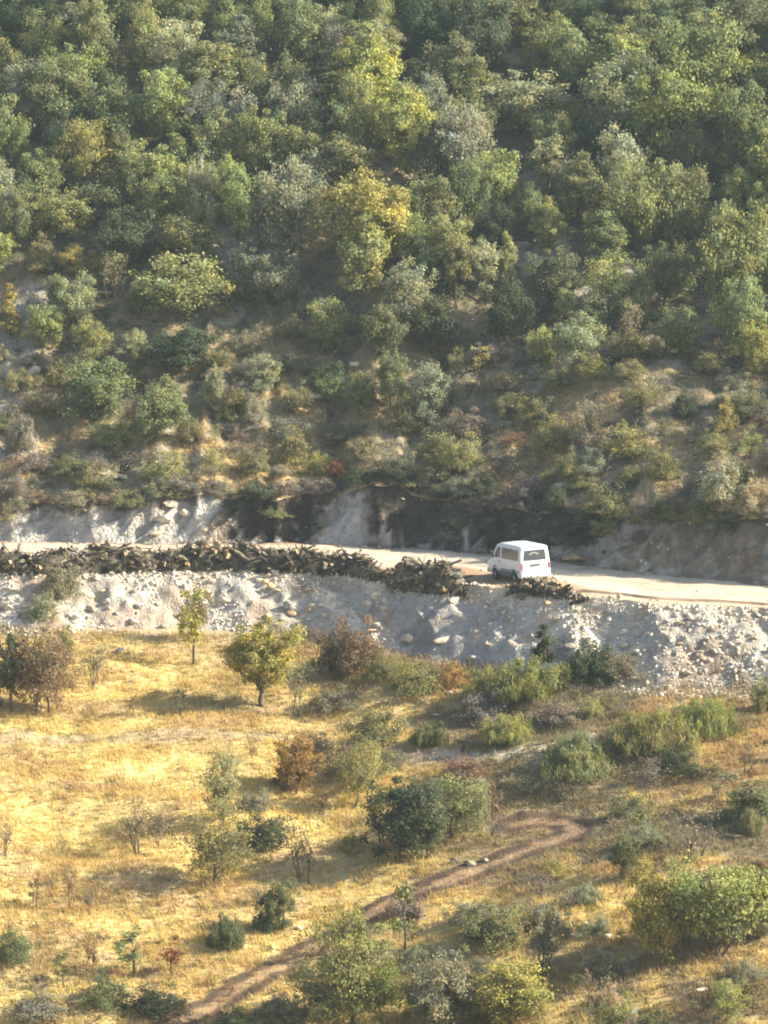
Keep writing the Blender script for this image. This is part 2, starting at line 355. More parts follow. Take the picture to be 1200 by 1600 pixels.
def make_kind(name, seed, shape, H, W, ncl, nlf, leaf, rc, aspect=1.5, tilt=0., limbs=9, trunk_r=.09, stems=1, fork=.28, ydiv=.5, gap=.0, twigs=40):
    rg = np.random.default_rng(seed)
    C = crown_points(rg, shape, H, W, ncl)
    ctr = np.array([0, 0, H * (.5 if shape != 'dome' else .2)])
    # limbs
    paths = []
    top = np.array([rg.normal() * W * .04, rg.normal() * W * .04, H * fork])
    bases = [np.array([rg.normal() * .12 * (stems > 1) * W * .5, rg.normal() * .1 * (stems > 1) * W * .5, -.25]) for _ in range(stems)]
    idx = rg.permutation(len(C))[:max(limbs, stems)]
    for s, b in enumerate(bases):
        lean = (C[idx[s % len(idx)]] * np.array([1, 1, 0])) * (.35 if stems > 1 else .08)
        tp = top + lean + (b * np.array([1, 1, 0]))
        mid = (b + tp) / 2 + rg.normal(size=3) * np.array([.05, .05, .02]) * W * .6
        r0 = trunk_r / math.sqrt(stems) * (1.15 if stems > 1 else 1)
        paths.append(([b, b * .6 + mid * .4, mid, tp], [r0 * 1.35, r0 * 1.05, r0 * .95, r0 * .8]))
        mine = idx[s::stems]; nodes = []
        for k in mine:
            e = C[k]; m1 = tp + (e - tp) * .4 + np.array([0, 0, .05 * H]) + rg.normal(size=3) * .05 * W; m2 = tp + (e - tp) * .72 + np.array([0, 0, .03 * H]) + rg.normal(size=3) * .05 * W
            rr = r0 * .55; paths.append(([tp, m1, m2, e], [rr, rr * .7, rr * .45, rr * .15])); nodes += [m1, m2]
        if nodes:
            nodes = np.array(nodes)
            for k in rg.permutation(len(C))[:twigs // stems]:
                d = np.linalg.norm(nodes - C[k], axis=1); q = nodes[int(np.argmin(d))]
                mm = (q + C[k]) / 2 + rg.normal(size=3) * .04 * W
                paths.append(([q, mm, C[k]], [r0 * .22, r0 * .15, r0 * .05]))
    tv, tf = tubes(paths, 5)
    tme = mesh_np(name + '_trunk', tv, tf, M_BARK, None, True)
    # leaves
    P = []; N = []; K = []
    for i, c in enumerate(C):
        n = int(nlf * rg.uniform(.5, 1.5)); r = rc * W * rg.uniform(.65, 1.35)
        d = rg.normal(size=(n, 3)) * .52 * r * np.array([1, 1, .78])
        if tilt > 0: d = d * np.array([.8, .8, 1.2])
        p = c + d; P.append(p)
        N.append(.65 * d / r + .5 * unit(p - ctr) + .75 * rg.normal(size=(n, 3)) + np.array([0, 0, .35]))
        b = rg.uniform(.8, 1.22); yl = rg.normal() * ydiv
        cc = np.array([1 + .16 * yl, 1 + .05 * yl, 1 - .14 * yl]) * b
        K.append(np.clip(cc[None] * rg.uniform(.72, 1.28, (n, 1)) * (1 + .05 * rg.normal(size=(n, 3))), .1, 2.2))
    P = np.concatenate(P); N = np.concatenate(N); K = np.concatenate(K)
    keep = P[:, 2] > .02; P, N, K = P[keep], N[keep], K[keep]
    V, F = leaves(P, N, leaf, aspect, tilt, rg)
    cme = mesh_np(name + '_crown', V, F, M_LEAF, np.repeat(K, 4, 0))
    return dict(trunk=tme, crown=cme, H=H, W=W)
KINDS = {}
def kinds(key, n, *a, **k): KINDS[key] = [make_kind(f'{key}_{i}', 100 * len(KINDS) + i + 1, *a, **k) for i in range(n)]
kinds('oak', 8, 'oak', 4.0, 3.8, 120, 85, .118, .095, limbs=12, trunk_r=.11)
kinds('tall', 5, 'tall', 5.0, 3.0, 110, 75, .118, .10, limbs=12, trunk_r=.10)
kinds('loose', 5, 'oak', 4.0, 3.2, 100, 50, .088, .11, limbs=14, trunk_r=.075, fork=.3, twigs=36)
kinds('vase', 2, 'vase', 4.6, 3.2, 240, 95, .10, .085, limbs=14, trunk_r=.14, fork=.16)
kinds('shrub', 7, 'dome', 1.6, 2.4, 90, 70, .072, .10, limbs=10, trunk_r=.05, stems=4, fork=.15, twigs=16)
kinds('bare', 4, 'spread', 3.0, 2.6, 70, 9, .075, .10, limbs=18, trunk_r=.055, stems=3, fork=.3, twigs=60)
kinds('feather', 3, 'dome', 1.5, 3.4, 200, 80, .085, .075, aspect=5.0, tilt=2.6, limbs=14, trunk_r=.04, stems=5, fork=.15)
kinds('cone', 1, 'cone', 3.0, 1.3, 40, 60, .11, .13, limbs=12, trunk_r=.06, fork=.5)
kinds('tuft', 3, 'tuft', 2.6, 1.5, 13, 38, .12, .15, limbs=8, trunk_r=.05, fork=.5, twigs=6)
kinds('willow', 2, 'oak', 4.0, 2.8, 90, 60, .10, .11, aspect=3.2, tilt=1.2, limbs=14, trunk_r=.07, stems=3, fork=.3)
kinds('spread', 2, 'spread', 3.6, 4.6, 150, 85, .115, .085, limbs=16, trunk_r=.11, stems=4, fork=.22)
TINT = dict(yellow=(.30, .27, .09), yelgreen=(.24, .245, .095), olive=(.20, .20, .09), green=(.155, .165, .08), bright=(.215, .225, .09), dark=(.078, .092, .052),
            grey=(.215, .218, .14), pale=(.275, .27, .15), brown=(.215, .155, .095), dun=(.19, .17, .13), orange=(.28, .19, .075), rust=(.21, .11, .055), straw=(.30, .26, .15))
PLACED = []
def plant(kind, px, py, hpx, wpx, tint, name, label=None, cat='tree', group=None, at=None, rec=None):
    p, t = (ground(px, py) if at is None else at)
    k = random.choice(KINDS[kind]) ; s = t / FPX
    Hm, Wm = hpx * s * 1.0, wpx * s * (1.04 if rec is None else 1.12 if py < 560 else 1.0)
    if rec is not None and 0 < py < 560: Hm *= 1.18
    r = bpy.data.objects.new(name, None); COL.objects.link(r); r.empty_display_size = .3
    r.location = (p[0], p[1], p[2] - .03); r.rotation_euler = (random.uniform(-.05, .05), random.uniform(-.05, .05), random.uniform(0, 6.28))
    sx = Wm / k['W']; r.scale = (sx, sx, Hm / k['H'])
    r['category'] = cat
    if label: r['label'] = label
    if group: r['group'] = group
    a = link('trunk', k['trunk'], r); b = link('crown', k['crown'], r)
    jj = random.uniform(.88, 1.12) * (1.42 if rec is not None else 1.22); j = [random.uniform(.95, 1.05) * jj for _ in range(3)]; c = TINT[tint]
    if rec is not None and py < 520 and at is None or kind in ('oak', 'tall') and rec is not None: j[0] *= .93; j[2] *= 1.06
    elif rec is not None and kind in ('shrub', 'bare'): j[0] *= .93; j[1] *= .90; j[2] *= 1.0
    b.color = (c[0] * j[0], c[1] * j[1], c[2] * j[2], 1)
    PLACED.append((p[0], p[1], Wm)); q = project(p)
    if rec is not None: rec.append(dict(o=r, kind=kind, tint=tint, H=Hm, W=Wm, px=q[0], py=q[1], p=p))
    return r

T, S = 'tree', 'shrub'
FIELD = [  # kind, base x, base y, height, width, colour, name, label, category
 ('tall', 18, 1112, 135, 62, 'dark', 'oak_tree', 'dark green small tree at the outer edge of the brown thicket in the dry field', T),
 ('loose', 55, 1114, 155, 105, 'brown', 'oak_tree', 'brown half-bare tree with several dark stems in the middle of the field thicket', T),
 ('loose', 78, 1116, 140, 95, 'brown', 'oak_tree', 'brown-leaved tree with a dark straight trunk at the field thicket beside golden grass', T),
 ('tall', 104, 1060, 85, 42, 'yelgreen', 'oak_tree', 'small yellow-green tree tucked behind the brown thicket under the rubble slope', T),
 ('bare', 148, 1078, 92, 76, 'straw', 'bare_shrub', 'pale bare straw-coloured shrub between the brown thicket and the rubble toe', S),
 ('tuft', 303, 1037, 128, 62, 'yellow', 'oak_tree', 'slim yellow tree with a dark trunk and thin brown top at the rubble toe', T),
 ('loose', 306, 1002, 92, 50, 'brown', 'bare_tree', 'thin brown twiggy tree just behind the slim yellow tree', T),
 ('vase', 410, 1104, 146, 104, 'yellow', 'oak_tree', 'dense rounded yellow tree narrowing down to a dark trunk in the golden field', T),
 ('bare', 466, 1122, 105, 62, 'pale', 'bare_tree', 'thin pale sapling standing beside the dense rounded yellow tree', T),
 ('oak', 462, 1240, 100, 76, 'orange', 'oak_tree', 'small rounded orange autumn tree in the dry field', T),
 ('loose', 553, 1262, 122, 82, 'yelgreen', 'oak_tree', 'light yellow-green airy tree next to the small orange autumn tree', T),
 ('shrub', 585, 1162, 66, 84, 'olive', 'shrub', 'olive bush beside the pale dirt path above the light yellow-green airy tree', S),
 ('oak', 632, 1345, 140, 122, 'dark', 'oak_tree', 'dark green dense tree on a leaning black trunk near the dirt track', T),
 ('willow', 672, 1338, 95, 62, 'green', 'oak_tree', 'green low tree merging with the dark green leaning tree beside the track', T),
 ('loose', 710, 1306, 114, 116, 'olive', 'oak_tree', 'sparse olive see-through tree between the dark leaning tree and the track loop', T),
 ('loose', 752, 1296, 96, 52, 'pale', 'oak_tree', 'pale sparse little tree at the track side of the olive see-through tree', T),
 ('tuft', 768, 1308, 92, 26, 'brown', 'dead_tree', 'thin dark upright stem beside the dirt track loop', T),
 ('loose', 345, 1292, 142, 82, 'pale', 'willow_tree', 'pale green wispy tree above the multi-stemmed olive tree', T),
 ('loose', 333, 1384, 134, 122, 'olive', 'oak_tree', 'multi-stemmed olive tree with a fine feathery crown on golden grass', T),
 ('shrub', 410, 1322, 56, 100, 'dark', 'shrub', 'dark green low bush between the feathery olive tree and the bare grey tree', S),
 ('bare', 470, 1380, 126, 96, 'dun', 'bare_tree', 'bare purplish grey tree with a dark trunk at mid field', T),
 ('willow', 436, 1456, 92, 66, 'green', 'shrub', 'green climbing bush heaped at the foot of the bare purplish grey tree', S),
 ('shrub', 418, 1452, 58, 48, 'dark', 'shrub', 'small dark bush nestled against the green climbing bush', S),
 ('loose', 550, 1618, 234, 142, 'yelgreen', 'oak_tree', 'tallest field tree, open yellow-olive crown on a long slender trunk', T),
 ('loose', 500, 1600, 110, 95, 'green', 'oak_tree', 'green low tree at the foot of the tallest field tree', T),
 ('loose', 598, 1604, 120, 90, 'yelgreen', 'oak_tree', 'yellow-green thin tree filling the gap beside the tallest field tree', T),
 ('tuft', 632, 1486, 108, 62, 'olive', 'sapling', 'slender sapling with separate leafy tiers beside the dirt track', T),
 ('oak', 690, 1622, 144, 132, 'grey', 'oak_tree', 'grey-green broad tree with pale leaves beside the yellow-brown tree', T),
 ('oak', 800, 1604, 110, 142, 'yellow', 'oak_tree', 'broad yellow-brown tree near the shadow of the big spreading oak', T),
 ('willow', 851, 1528, 136, 84, 'grey', 'willow_tree', 'grey-green upright tree on two thin black stems', T),
 ('shrub', 770, 1474, 74, 112, 'green', 'shrub', 'green bushy thicket beside the two-stemmed grey-green tree', S),
 ('shrub', 730, 1445, 45, 72, 'grey', 'shrub', 'grey twiggy bush at the track end of the green bushy thicket', S),
 ('spread', 1118, 1492, 156, 176, 'yelgreen', 'oak_tree', 'big spreading green oak on slanting black limbs casting a long shadow', T),
 ('oak', 1032, 1500, 158, 116, 'yellow', 'oak_tree', 'yellow-topped oak leaning against the big spreading green oak', T),
 ('oak', 1196, 1462, 118, 96, 'green', 'oak_tree', 'green oak behind the far side of the big spreading oak', T),
 ('loose', 1140, 1602, 86, 72, 'yelgreen', 'oak_tree', 'small olive-yellow tree downhill of the big spreading oak', T),
 ('bare', 1182, 1585, 72, 66, 'orange', 'bare_shrub', 'orange-tinged bare shrub beside the small olive-yellow tree', S),
 ('shrub', 963, 1612, 66, 66, 'olive', 'shrub', 'olive bush below the long shadow of the big spreading oak', S),
 ('shrub', 1022, 1618, 52, 62, 'green', 'shrub', 'low green bush downhill of the oak shadow next to the olive bush', S),
 ('feather', 1172, 1548, 46, 92, 'grey', 'shrub', 'low grey-green herby bush under the edge of the spreading oak', S),
 ('tuft', 921, 1600, 88, 22, 'brown', 'dead_tree', 'thin bare brown stake-like stem below the oak shadow', T),
 ('tuft', 1160, 1284, 78, 82, 'green', 'juniper', 'dark green pointed juniper bush above the big spreading oak', S),
 ('shrub', 1172, 1282, 58, 84, 'green', 'shrub', 'green bush at the base of the pointed juniper', S),
 ('bare', 1078, 1348, 90, 112, 'dun', 'bare_shrub', 'wide grey leafless shrub behind the big spreading oak', S),
 ('willow', 975, 1374, 78, 62, 'green', 'shrub', 'upright green bush between the track loop and the yellow-topped oak', S),
 ('shrub', 1008, 1322, 42, 62, 'grey', 'shrub', 'grey-green bush above the upright green bush near the track loop', S),
 ('feather', 808, 1090, 62, 144, 'bright', 'broom_bush', 'wide bright green broom bush at the foot of the smooth grey slope', S),
 ('feather', 792, 1156, 46, 84, 'yelgreen', 'broom_bush', 'small bright broom bush just below the wide bright green one', S),
 ('feather', 1022, 1168, 66, 124, 'bright', 'broom_bush', 'big green broom bush under the white stone spill', S),
 ('feather', 1106, 1146, 62, 84, 'yelgreen', 'broom_bush', 'yellow-green broom bush adjoining the big one under the white stone spill', S),
 ('feather', 902, 1206, 62, 124, 'olive', 'broom_bush', 'olive broom bush with a dark underside on orange grass', S),
 ('shrub', 1060, 1208, 50, 74, 'dark', 'shrub', 'dark rounded bush behind the small grey tree on orange grass', S),
 ('bare', 1015, 1246, 76, 74, 'dun', 'bare_tree', 'small grey leafless tree standing on orange grass', T),
 ('shrub', 1196, 1112, 64, 46, 'olive', 'shrub', 'olive bush at the outer end of the white stone spill', S),
 ('bare', 1165, 1210, 62, 82, 'brown', 'bare_shrub', 'brown dry shrub above the pointed juniper', S),
 ('feather', 672, 1162, 36, 54, 'green', 'broom_bush', 'little green broom bush beside the pale dirt path', S),
 ('bare', 725, 1172, 42, 72, 'dun', 'bare_shrub', 'low leafless shrub on the edge of the pale dirt path', S),
 ('shrub', 872, 1128, 34, 92, 'dun', 'shrub', 'low dark grey bush behind the small bright broom bush', S),
 ('shrub', 552, 1052, 82, 96, 'brown', 'shrub', 'brownish thicket at the rubble toe beside the round yellow tree', S),
 ('shrub', 522, 1046, 58, 62, 'dark', 'shrub', 'dark bush at the heart of the brownish thicket below the rubble', S),
 ('bare', 496, 1022, 58, 76, 'brown', 'bare_shrub', 'reddish brown dry shrub on the rubble just behind the yellow tree', S),
 ('shrub', 596, 1062, 52, 56, 'olive', 'shrub', 'olive bush at the van end of the brownish thicket', S),
 ('cone', 850, 1036, 66, 44, 'dark', 'juniper', 'dark narrow juniper on the smooth grey slope below the van', S),
 ('shrub', 925, 1066, 74, 84, 'dark', 'shrub', 'dark bush at the foot of the slope beside the white stone spill', S),
 ('shrub', 900, 1060, 50, 60, 'grey', 'shrub', 'grey-green bush between the dark juniper and the stone spill', S),
 ('shrub', 972, 1056, 42, 72, 'dun', 'shrub', 'grey twiggy bush among the white stones of the spill', S),
 ('shrub', 652, 1080, 54, 92, 'olive', 'shrub', 'olive-brown mounded bush below the smooth grey slope', S),
 ('shrub', 706, 1070, 40, 56, 'orange', 'shrub', 'orange dry bush beside the wide bright green broom bush', S),
 ('shrub', 97, 934, 62, 72, 'grey', 'shrub', 'grey-green round bush growing on the rubble below the log row', S),
 ('shrub', 66, 968, 46, 52, 'grey', 'shrub', 'small grey-green bush on rubble downhill of the round grey-green bush', S),
 ('shrub', 24, 1500, 56, 62, 'green', 'shrub', 'green bush on the golden field beyond the thin brown stems', S),
 ('feather', 355, 1478, 50, 66, 'green', 'broom_bush', 'isolated green bush with a sharp shadow on golden grass', S),
 ('tuft', 212, 1525, 78, 72, 'olive', 'sapling', 'olive leafy sapling above a line of dark low bushes', T),
 ('tuft', 100, 1542, 60, 46, 'olive', 'sapling', 'stubby olive sapling at the end of the dark low bushes', T),
 ('tuft', 266, 1524, 66, 54, 'rust', 'sapling', 'small red-orange sapling beside the olive leafy sapling', T),
 ('tuft', 145, 1530, 82, 20, 'brown', 'dead_tree', 'thin dead stem standing between the two olive saplings', T),
 ('bare', 106, 1420, 96, 46, 'brown', 'bare_tree', 'thin brown leafless tree on the golden slope', T),
 ('tuft', 56, 1424, 56, 26, 'brown', 'dead_tree', 'short dead stem with a dark knob on golden grass', T),
 ('bare', 138, 1430, 62, 36, 'dun', 'bare_tree', 'grey little leafless tree downhill of the thin brown one', T),
 ('shrub', 165, 1572, 52, 82, 'green', 'shrub', 'green bush at the middle of the line of dark low bushes', S),
 ('shrub', 242, 1584, 46, 102, 'dark', 'shrub', 'dark trailing bush under the small red-orange sapling', S),
 ('shrub', 66, 1584, 28, 112, 'dun', 'shrub', 'grey low straggling bush at the bottom of the golden field', S),
 ('bare', 216, 1335, 112, 102, 'straw', 'bare_shrub', 'large pale bare shrub on bright golden grass', S),
 ('bare', 250, 1322, 72, 62, 'dun', 'bare_shrub', 'grey bare shrub next to the large pale bare one', S),
 ('bare', 6, 1338, 72, 72, 'straw', 'bare_shrub', 'straw-coloured bare shrub at the outer edge of the bright golden slope', S),
 ('tuft', 281, 1120, 46, 36, 'green', 'sapling', 'tiny lone sapling on golden grass above the tree shadow', T),
 ('tuft', 209, 1116, 30, 24, 'brown', 'sapling', 'tiny brown stump-like sapling near the lone green sapling', T),
 ('shrub', 866, 1370, 32, 46, 'yellow', 'shrub', 'little yellow bush just below the track loop', S),
 ('shrub', 930, 1458, 26, 56, 'grey', 'shrub', 'low grey bush with white stones beside the yellow-topped oak', S),
 ('bare', 600, 1322, 62, 76, 'dun', 'bare_shrub', 'grey twiggy shrub behind the dark leaning tree', S),
 ('shrub', 398, 1266, 36, 56, 'grey', 'shrub', 'low grey-green bush between the pale wispy tree and the orange tree', S),
 ('bare', 395, 1190, 46, 36, 'brown', 'bare_shrub', 'little brown leafless shrub uphill of the orange autumn tree', S),
 ('shrub', 520, 1105, 30, 90, 'dun', 'shrub', 'low grey brush behind the pale sapling', S),
 ('bare', 938, 1256, 44, 26, 'brown', 'bare_shrub', 'tiny bare seedling alone on the orange grass', S),
 ('shrub', 745, 1590, 66, 60, 'olive', 'shrub', 'olive undergrowth bush between the grey-green and yellow-brown trees', S),
 ('shrub', 450, 1598, 52, 80, 'grey', 'shrub', 'grey-green bush on the track side of the tallest field tree', S),
 ('shrub', 370, 1612, 40, 90, 'green', 'shrub', 'green weedy bush beside the bottom of the dirt track', S),
 ('shrub', 880, 1465, 24, 40, 'straw', 'shrub', 'straw tussock bush uphill of the two-stemmed grey-green tree', S),
]
for kd, px, py, h, w, tint, nm, lab, cat in FIELD:
    o = plant(kd, px, py, h, w, tint, nm, lab, cat, group='trees and bushes of the dry field' if cat == T else 'bushes of the dry field')

FX = []
tries = 0
while len(FX) < 62 and tries < 3000:     # dry scrub between the larger bushes
    tries += 1
    px, py = random.uniform(380, 1230), random.uniform(1110, 1640)
    if random.random() > .25 + .75 * sstep(380, 900, px) and py < 1480: continue
    g = ground(px, py); p = g[0]
    if dist_to(np.array([p[0]]), np.array([p[1]]), L_A)[0] < 1.6 or dist_to(np.array([p[0]]), np.array([p[1]]), L_B)[0] < 1.2: continue
    if min(math.hypot(p[0] - a, p[1] - b) - .4 * w for a, b, w in PLACED) < .35: continue
    kd = random.choices(['bare', 'shrub', 'tuft', 'feather'], [5, 4, 1, 1])[0]; hh = random.uniform(22, 52) * (1.15 if kd == 'bare' else 1); ww = hh * random.uniform(1.0, 1.9)
    plant(kd, px, py, hh, ww * (.6 if kd == 'tuft' else 1), random.choice(['dun', 'straw', 'olive', 'grey', 'brown', 'dun', 'olive', 'yelgreen']), dict(bare='bare_shrub', shrub='shrub', tuft='sapling', feather='broom_bush')[kd], None, T if kd == 'tuft' else S, 'dry scrub scattered over the field', at=g, rec=FX)
# ------------------------------------------------------------------ hillside woodland
HILL = []      # records for labels
HT = [ # x0, x1, top, base, kind, tint : crowns read off the photo
 (0,100,0,95,'oak','dark'),(110,190,10,125,'oak','olive'),(190,262,20,130,'oak','yelgreen'),(0,88,105,215,'oak','grey'),(230,330,40,155,'oak','pale'),(330,385,0,105,'tall','bright'),(385,435,5,115,'tall','bright'),
 (425,500,0,115,'oak','green'),(395,485,105,220,'oak','green'),(500,560,40,135,'loose','dun'),(525,620,65,205,'tall','yellow'),(520,590,130,255,'oak','yelgreen'),(585,690,150,272,'oak','yellow'),(335,410,155,262,'oak','grey'),
 (0,46,195,292,'oak','bright'),(130,240,140,245,'oak','green'),(190,290,238,345,'oak','yelgreen'),(285,345,260,372,'oak','pale'),(335,405,262,372,'oak','yelgreen'),(395,505,272,410,'oak','grey'),(510,640,285,395,'oak','yellow'),
 (525,610,350,470,'tall','yelgreen'),(0,52,300,392,'oak','green'),(50,142,305,375,'oak','yelgreen'),(240,345,345,420,'oak','olive'),(88,145,388,432,'oak','yellow'),(140,200,385,440,'oak','olive'),(215,355,408,505,'oak','yelgreen'),
 (352,420,395,475,'oak','grey'),(400,470,400,480,'oak','grey'),(592,682,420,520,'oak','pale'),(1,34,450,525,'cone','yellow'),
 (620,710,0,110,'oak','dark'),(700,800,10,130,'oak','dark'),(640,740,70,170,'oak','green'),(820,905,38,125,'oak','yelgreen'),(755,885,122,205,'oak','pale'),(690,770,95,180,'oak','olive'),(910,1020,95,225,'oak','pale'),(1030,1150,40,190,'oak','yelgreen'),
 (985,1120,110,255,'oak','yelgreen'),(1020,1110,0,70,'oak','green'),(1100,1200,0,90,'oak','green'),(1125,1200,140,265,'oak','olive'),(822,890,220,315,'tall','pale'),(738,812,240,325,'oak','yelgreen'),(880,955,250,370,'tall','olive'),(955,1045,258,400,'oak','yelgreen'),
 (1030,1110,270,390,'oak','olive'),(1088,1195,330,490,'oak','yelgreen'),(830,888,322,405,'tall','yelgreen'),(690,740,375,480,'tall','olive'),(730,785,380,470,'tall','pale'),(776,812,370,455,'tall','yelgreen'),(905,1010,405,495,'loose','yelgreen'),
 (1112,1200,420,565,'oak','olive'),(1152,1215,500,585,'oak','yellow'),(215,345,505,580,'oak','dark'),(95,205,550,655,'oak','green'),(200,300,590,690,'oak','olive'),(312,352,568,645,'oak','pale'),(482,540,560,630,'oak','green'),(530,592,575,650,'oak','olive'),
 (580,640,540,640,'oak','green'),(630,705,560,660,'oak','grey'),(815,872,500,595,'tall','yelgreen'),(735,765,535,590,'tuft','yellow'),(900,950,470,540,'tall','green'),(860,900,455,530,'tall','olive'),(700,760,260,360,'oak','green'),(640,700,200,300,'oak','dark'),
 (560,640,470,560,'oak','green'),(640,720,470,555,'oak','dark'),(760,830,440,540,'oak','dark'),(1020,1100,470,560,'oak','green'),(960,1040,30,110,'oak','olive'),(870,960,0,70,'oak','dark'),(780,850,0,75,'oak','olive'),(250,330,-10,60,'oak','olive'),
 (150,235,-20,60,'oak','green'),(500,560,-25,60,'oak','dark'),(560,620,-10,90,'oak','olive'),(120,215,280,350,'oak','green'),(150,240,330,420,'oak','dark'),(60,130,195,290,'oak','dark'),(440,520,200,290,'oak','olive'),(610,680,330,420,'oak','yelgreen'),
 (640,700,400,480,'oak','dark'),(820,900,400,490,'oak','green'),(1000,1080,390,480,'oak','green'),(1120,1180,270,350,'oak','yelgreen'),(1060,1120,200,290,'oak','green'),(900,980,190,270,'oak','dark'),(800,860,300,380,'oak','green'),(740,800,320,400,'oak','dark'),
]
LOW = [ # lower slope bushes
 (0,62,620,705,'shrub','grey'),(130,222,640,695,'shrub','yelgreen'),(60,130,545,600,'shrub','olive'),(590,680,610,672,'shrub','olive'),(680,765,660,732,'shrub','yelgreen'),(820,905,640,705,'shrub','yelgreen'),(880,960,610,690,'shrub','pale'),(930,1030,650,712,'shrub','yelgreen'),
 (1078,1172,690,785,'shrub','pale'),(1110,1160,612,672,'shrub','yellow'),(960,1050,570,640,'loose','olive'),(1040,1100,590,650,'shrub','dark'),(755,845,660,702,'bare','rust'),(640,730,655,720,'shrub','olive'),(505,555,705,745,'shrub','rust'),(360,430,690,735,'shrub','olive'),
 (420,500,660,722,'shrub','olive'),(470,520,690,740,'shrub','yellow'),(300,362,690,735,'shrub','yelgreen'),(140,200,735,775,'shrub','dark'),(230,320,725,770,'shrub','dun'),(75,140,700,740,'shrub','olive'),(640,720,720,760,'shrub','olive'),(730,790,720,775,'shrub','dark'),
 (780,860,720,790,'shrub','dun'),(860,920,690,750,'shrub','olive'),(1000,1070,690,745,'shrub','olive'),(900,1000,740,800,'shrub','olive'),(1000,1060,760,815,'shrub','dark'),(1130,1200,590,650,'shrub','green'),(680,780,560,620,'bare','grey'),(600,660,690,740,'shrub','grey'),
 (270,330,640,690,'shrub','olive'),(370,420,600,660,'shrub','grey'),(430,490,590,640,'shrub','olive'),(0,60,560,610,'shrub','olive'),(380,470,540,585,'shrub','dark'),(160,230,690,735,'bare','dun'),(540,600,670,715,'shrub','olive'),(770,830,600,650,'shrub','olive'),
 (840,900,560,610,'shrub','green'),(900,960,540,590,'shrub','yelgreen'),(1150,1210,730,790,'shrub','straw'),(1060,1110,770,815,'shrub','olive'),(850,900,745,800,'shrub','dark'),(0,50,730,775,'shrub','dun'),(60,110,760,790,'bare','dun'),(690,750,690,735,'shrub','yelgreen'),
]
for x0, x1, yt_, yb_, kd, tint in HT:
    plant(kd, (x0 + x1) / 2, yb_, yb_ - yt_, x1 - x0, tint, 'oak_tree' if kd != 'cone' else 'juniper', None, T, 'woodland on the hillside', rec=HILL)
for x0, x1, yt_, yb_, kd, tint in LOW:
    yt_ += (yb_ - yt_) * .18; xm = (x0 + x1) / 2; x0, x1 = xm + (x0 - xm) * .88, xm + (x1 - xm) * .88
    plant(kd, (x0 + x1) / 2, yb_, yb_ - yt_, x1 - x0, tint, 'shrub', None, S, 'bushes of the lower hillside', rec=HILL)
tries = 0; nfill = 0
ZT = ['green', 'olive', 'yelgreen', 'olive', 'grey', 'olive', 'pale', 'yelgreen']
while nfill < 178 and tries < 4000:      # trees between the prominent ones
    tries += 1
    px, py = random.uniform(-60, 1420), random.uniform(-110, 640)
    if py > 440 and random.random() < .82: continue
    g = ground(px, py); p = g[0]
    sc = 1.0 if py < 450 else .75
    if min(math.hypot(p[0] - a, p[1] - b) - .30 * w for a, b, w in PLACED) < 1.12 * random.uniform(.75, 1.25): continue
    kd = random.choices(['oak', 'tall', 'loose', 'shrub'], [5, 2, 1.2, 2 if py > 380 else .8])[0]
    hh = random.uniform(66, 112) * sc * (.6 if kd == 'shrub' else 1); ww = hh * random.uniform(.75, 1.1) * (1.5 if kd == 'shrub' else 1)
    tn = random.choice(ZT)
    if px > 600 and py < 150: tn = random.choice(['green', 'dark', 'olive'])
    plant(kd, px, py, hh, ww, tn, 'oak_tree' if kd != 'shrub' else 'shrub', None, T if kd != 'shrub' else S, 'woodland on the hillside' if kd != 'shrub' else 'bushes of the lower hillside', at=g, rec=HILL)
    nfill += 1
for px, py, h in [(755, 262, 80), (300, 205, 70), (480, 60, 90), (660, 310, 70), (1060, 300, 80), (180, 470, 75), (560, 480, 60), (985, 545, 70), (400, 560, 60), (880, 330, 80), (120, 90, 80), (700, 560, 66)]:
    plant('bare', px, py, h, h * .7, random.choice(['dun', 'grey', 'straw']), 'bare_tree', None, T, 'woodland on the hillside', rec=HILL)
nfill = tries = 0
while nfill < 95 and tries < 3000:       # small bushes of the lower slope and the bank top
    tries += 1
    px, py = random.uniform(-40, 1380), random.uniform(540, 825)
    g = ground(px, py); p = g[0]
    c = controls(np.array([p[0]])); w = p[1] - c[3][0]
    if w < .3: continue
    if min(math.hypot(p[0] - a, p[1] - b) - .3 * ww for a, b, ww in PLACED) < .55: continue
    hh = random.uniform(20, 42); ww = hh * random.uniform(1.3, 2.0)
    plant(random.choices(['shrub', 'bare'], [5, 1.3])[0], px, py, hh, ww, random.choice(['olive', 'grey', 'dun', 'grey', 'olive', 'yelgreen', 'dun', 'straw']), 'shrub', None, S, 'bushes of the lower hillside', at=g, rec=HILL)
    nfill += 1

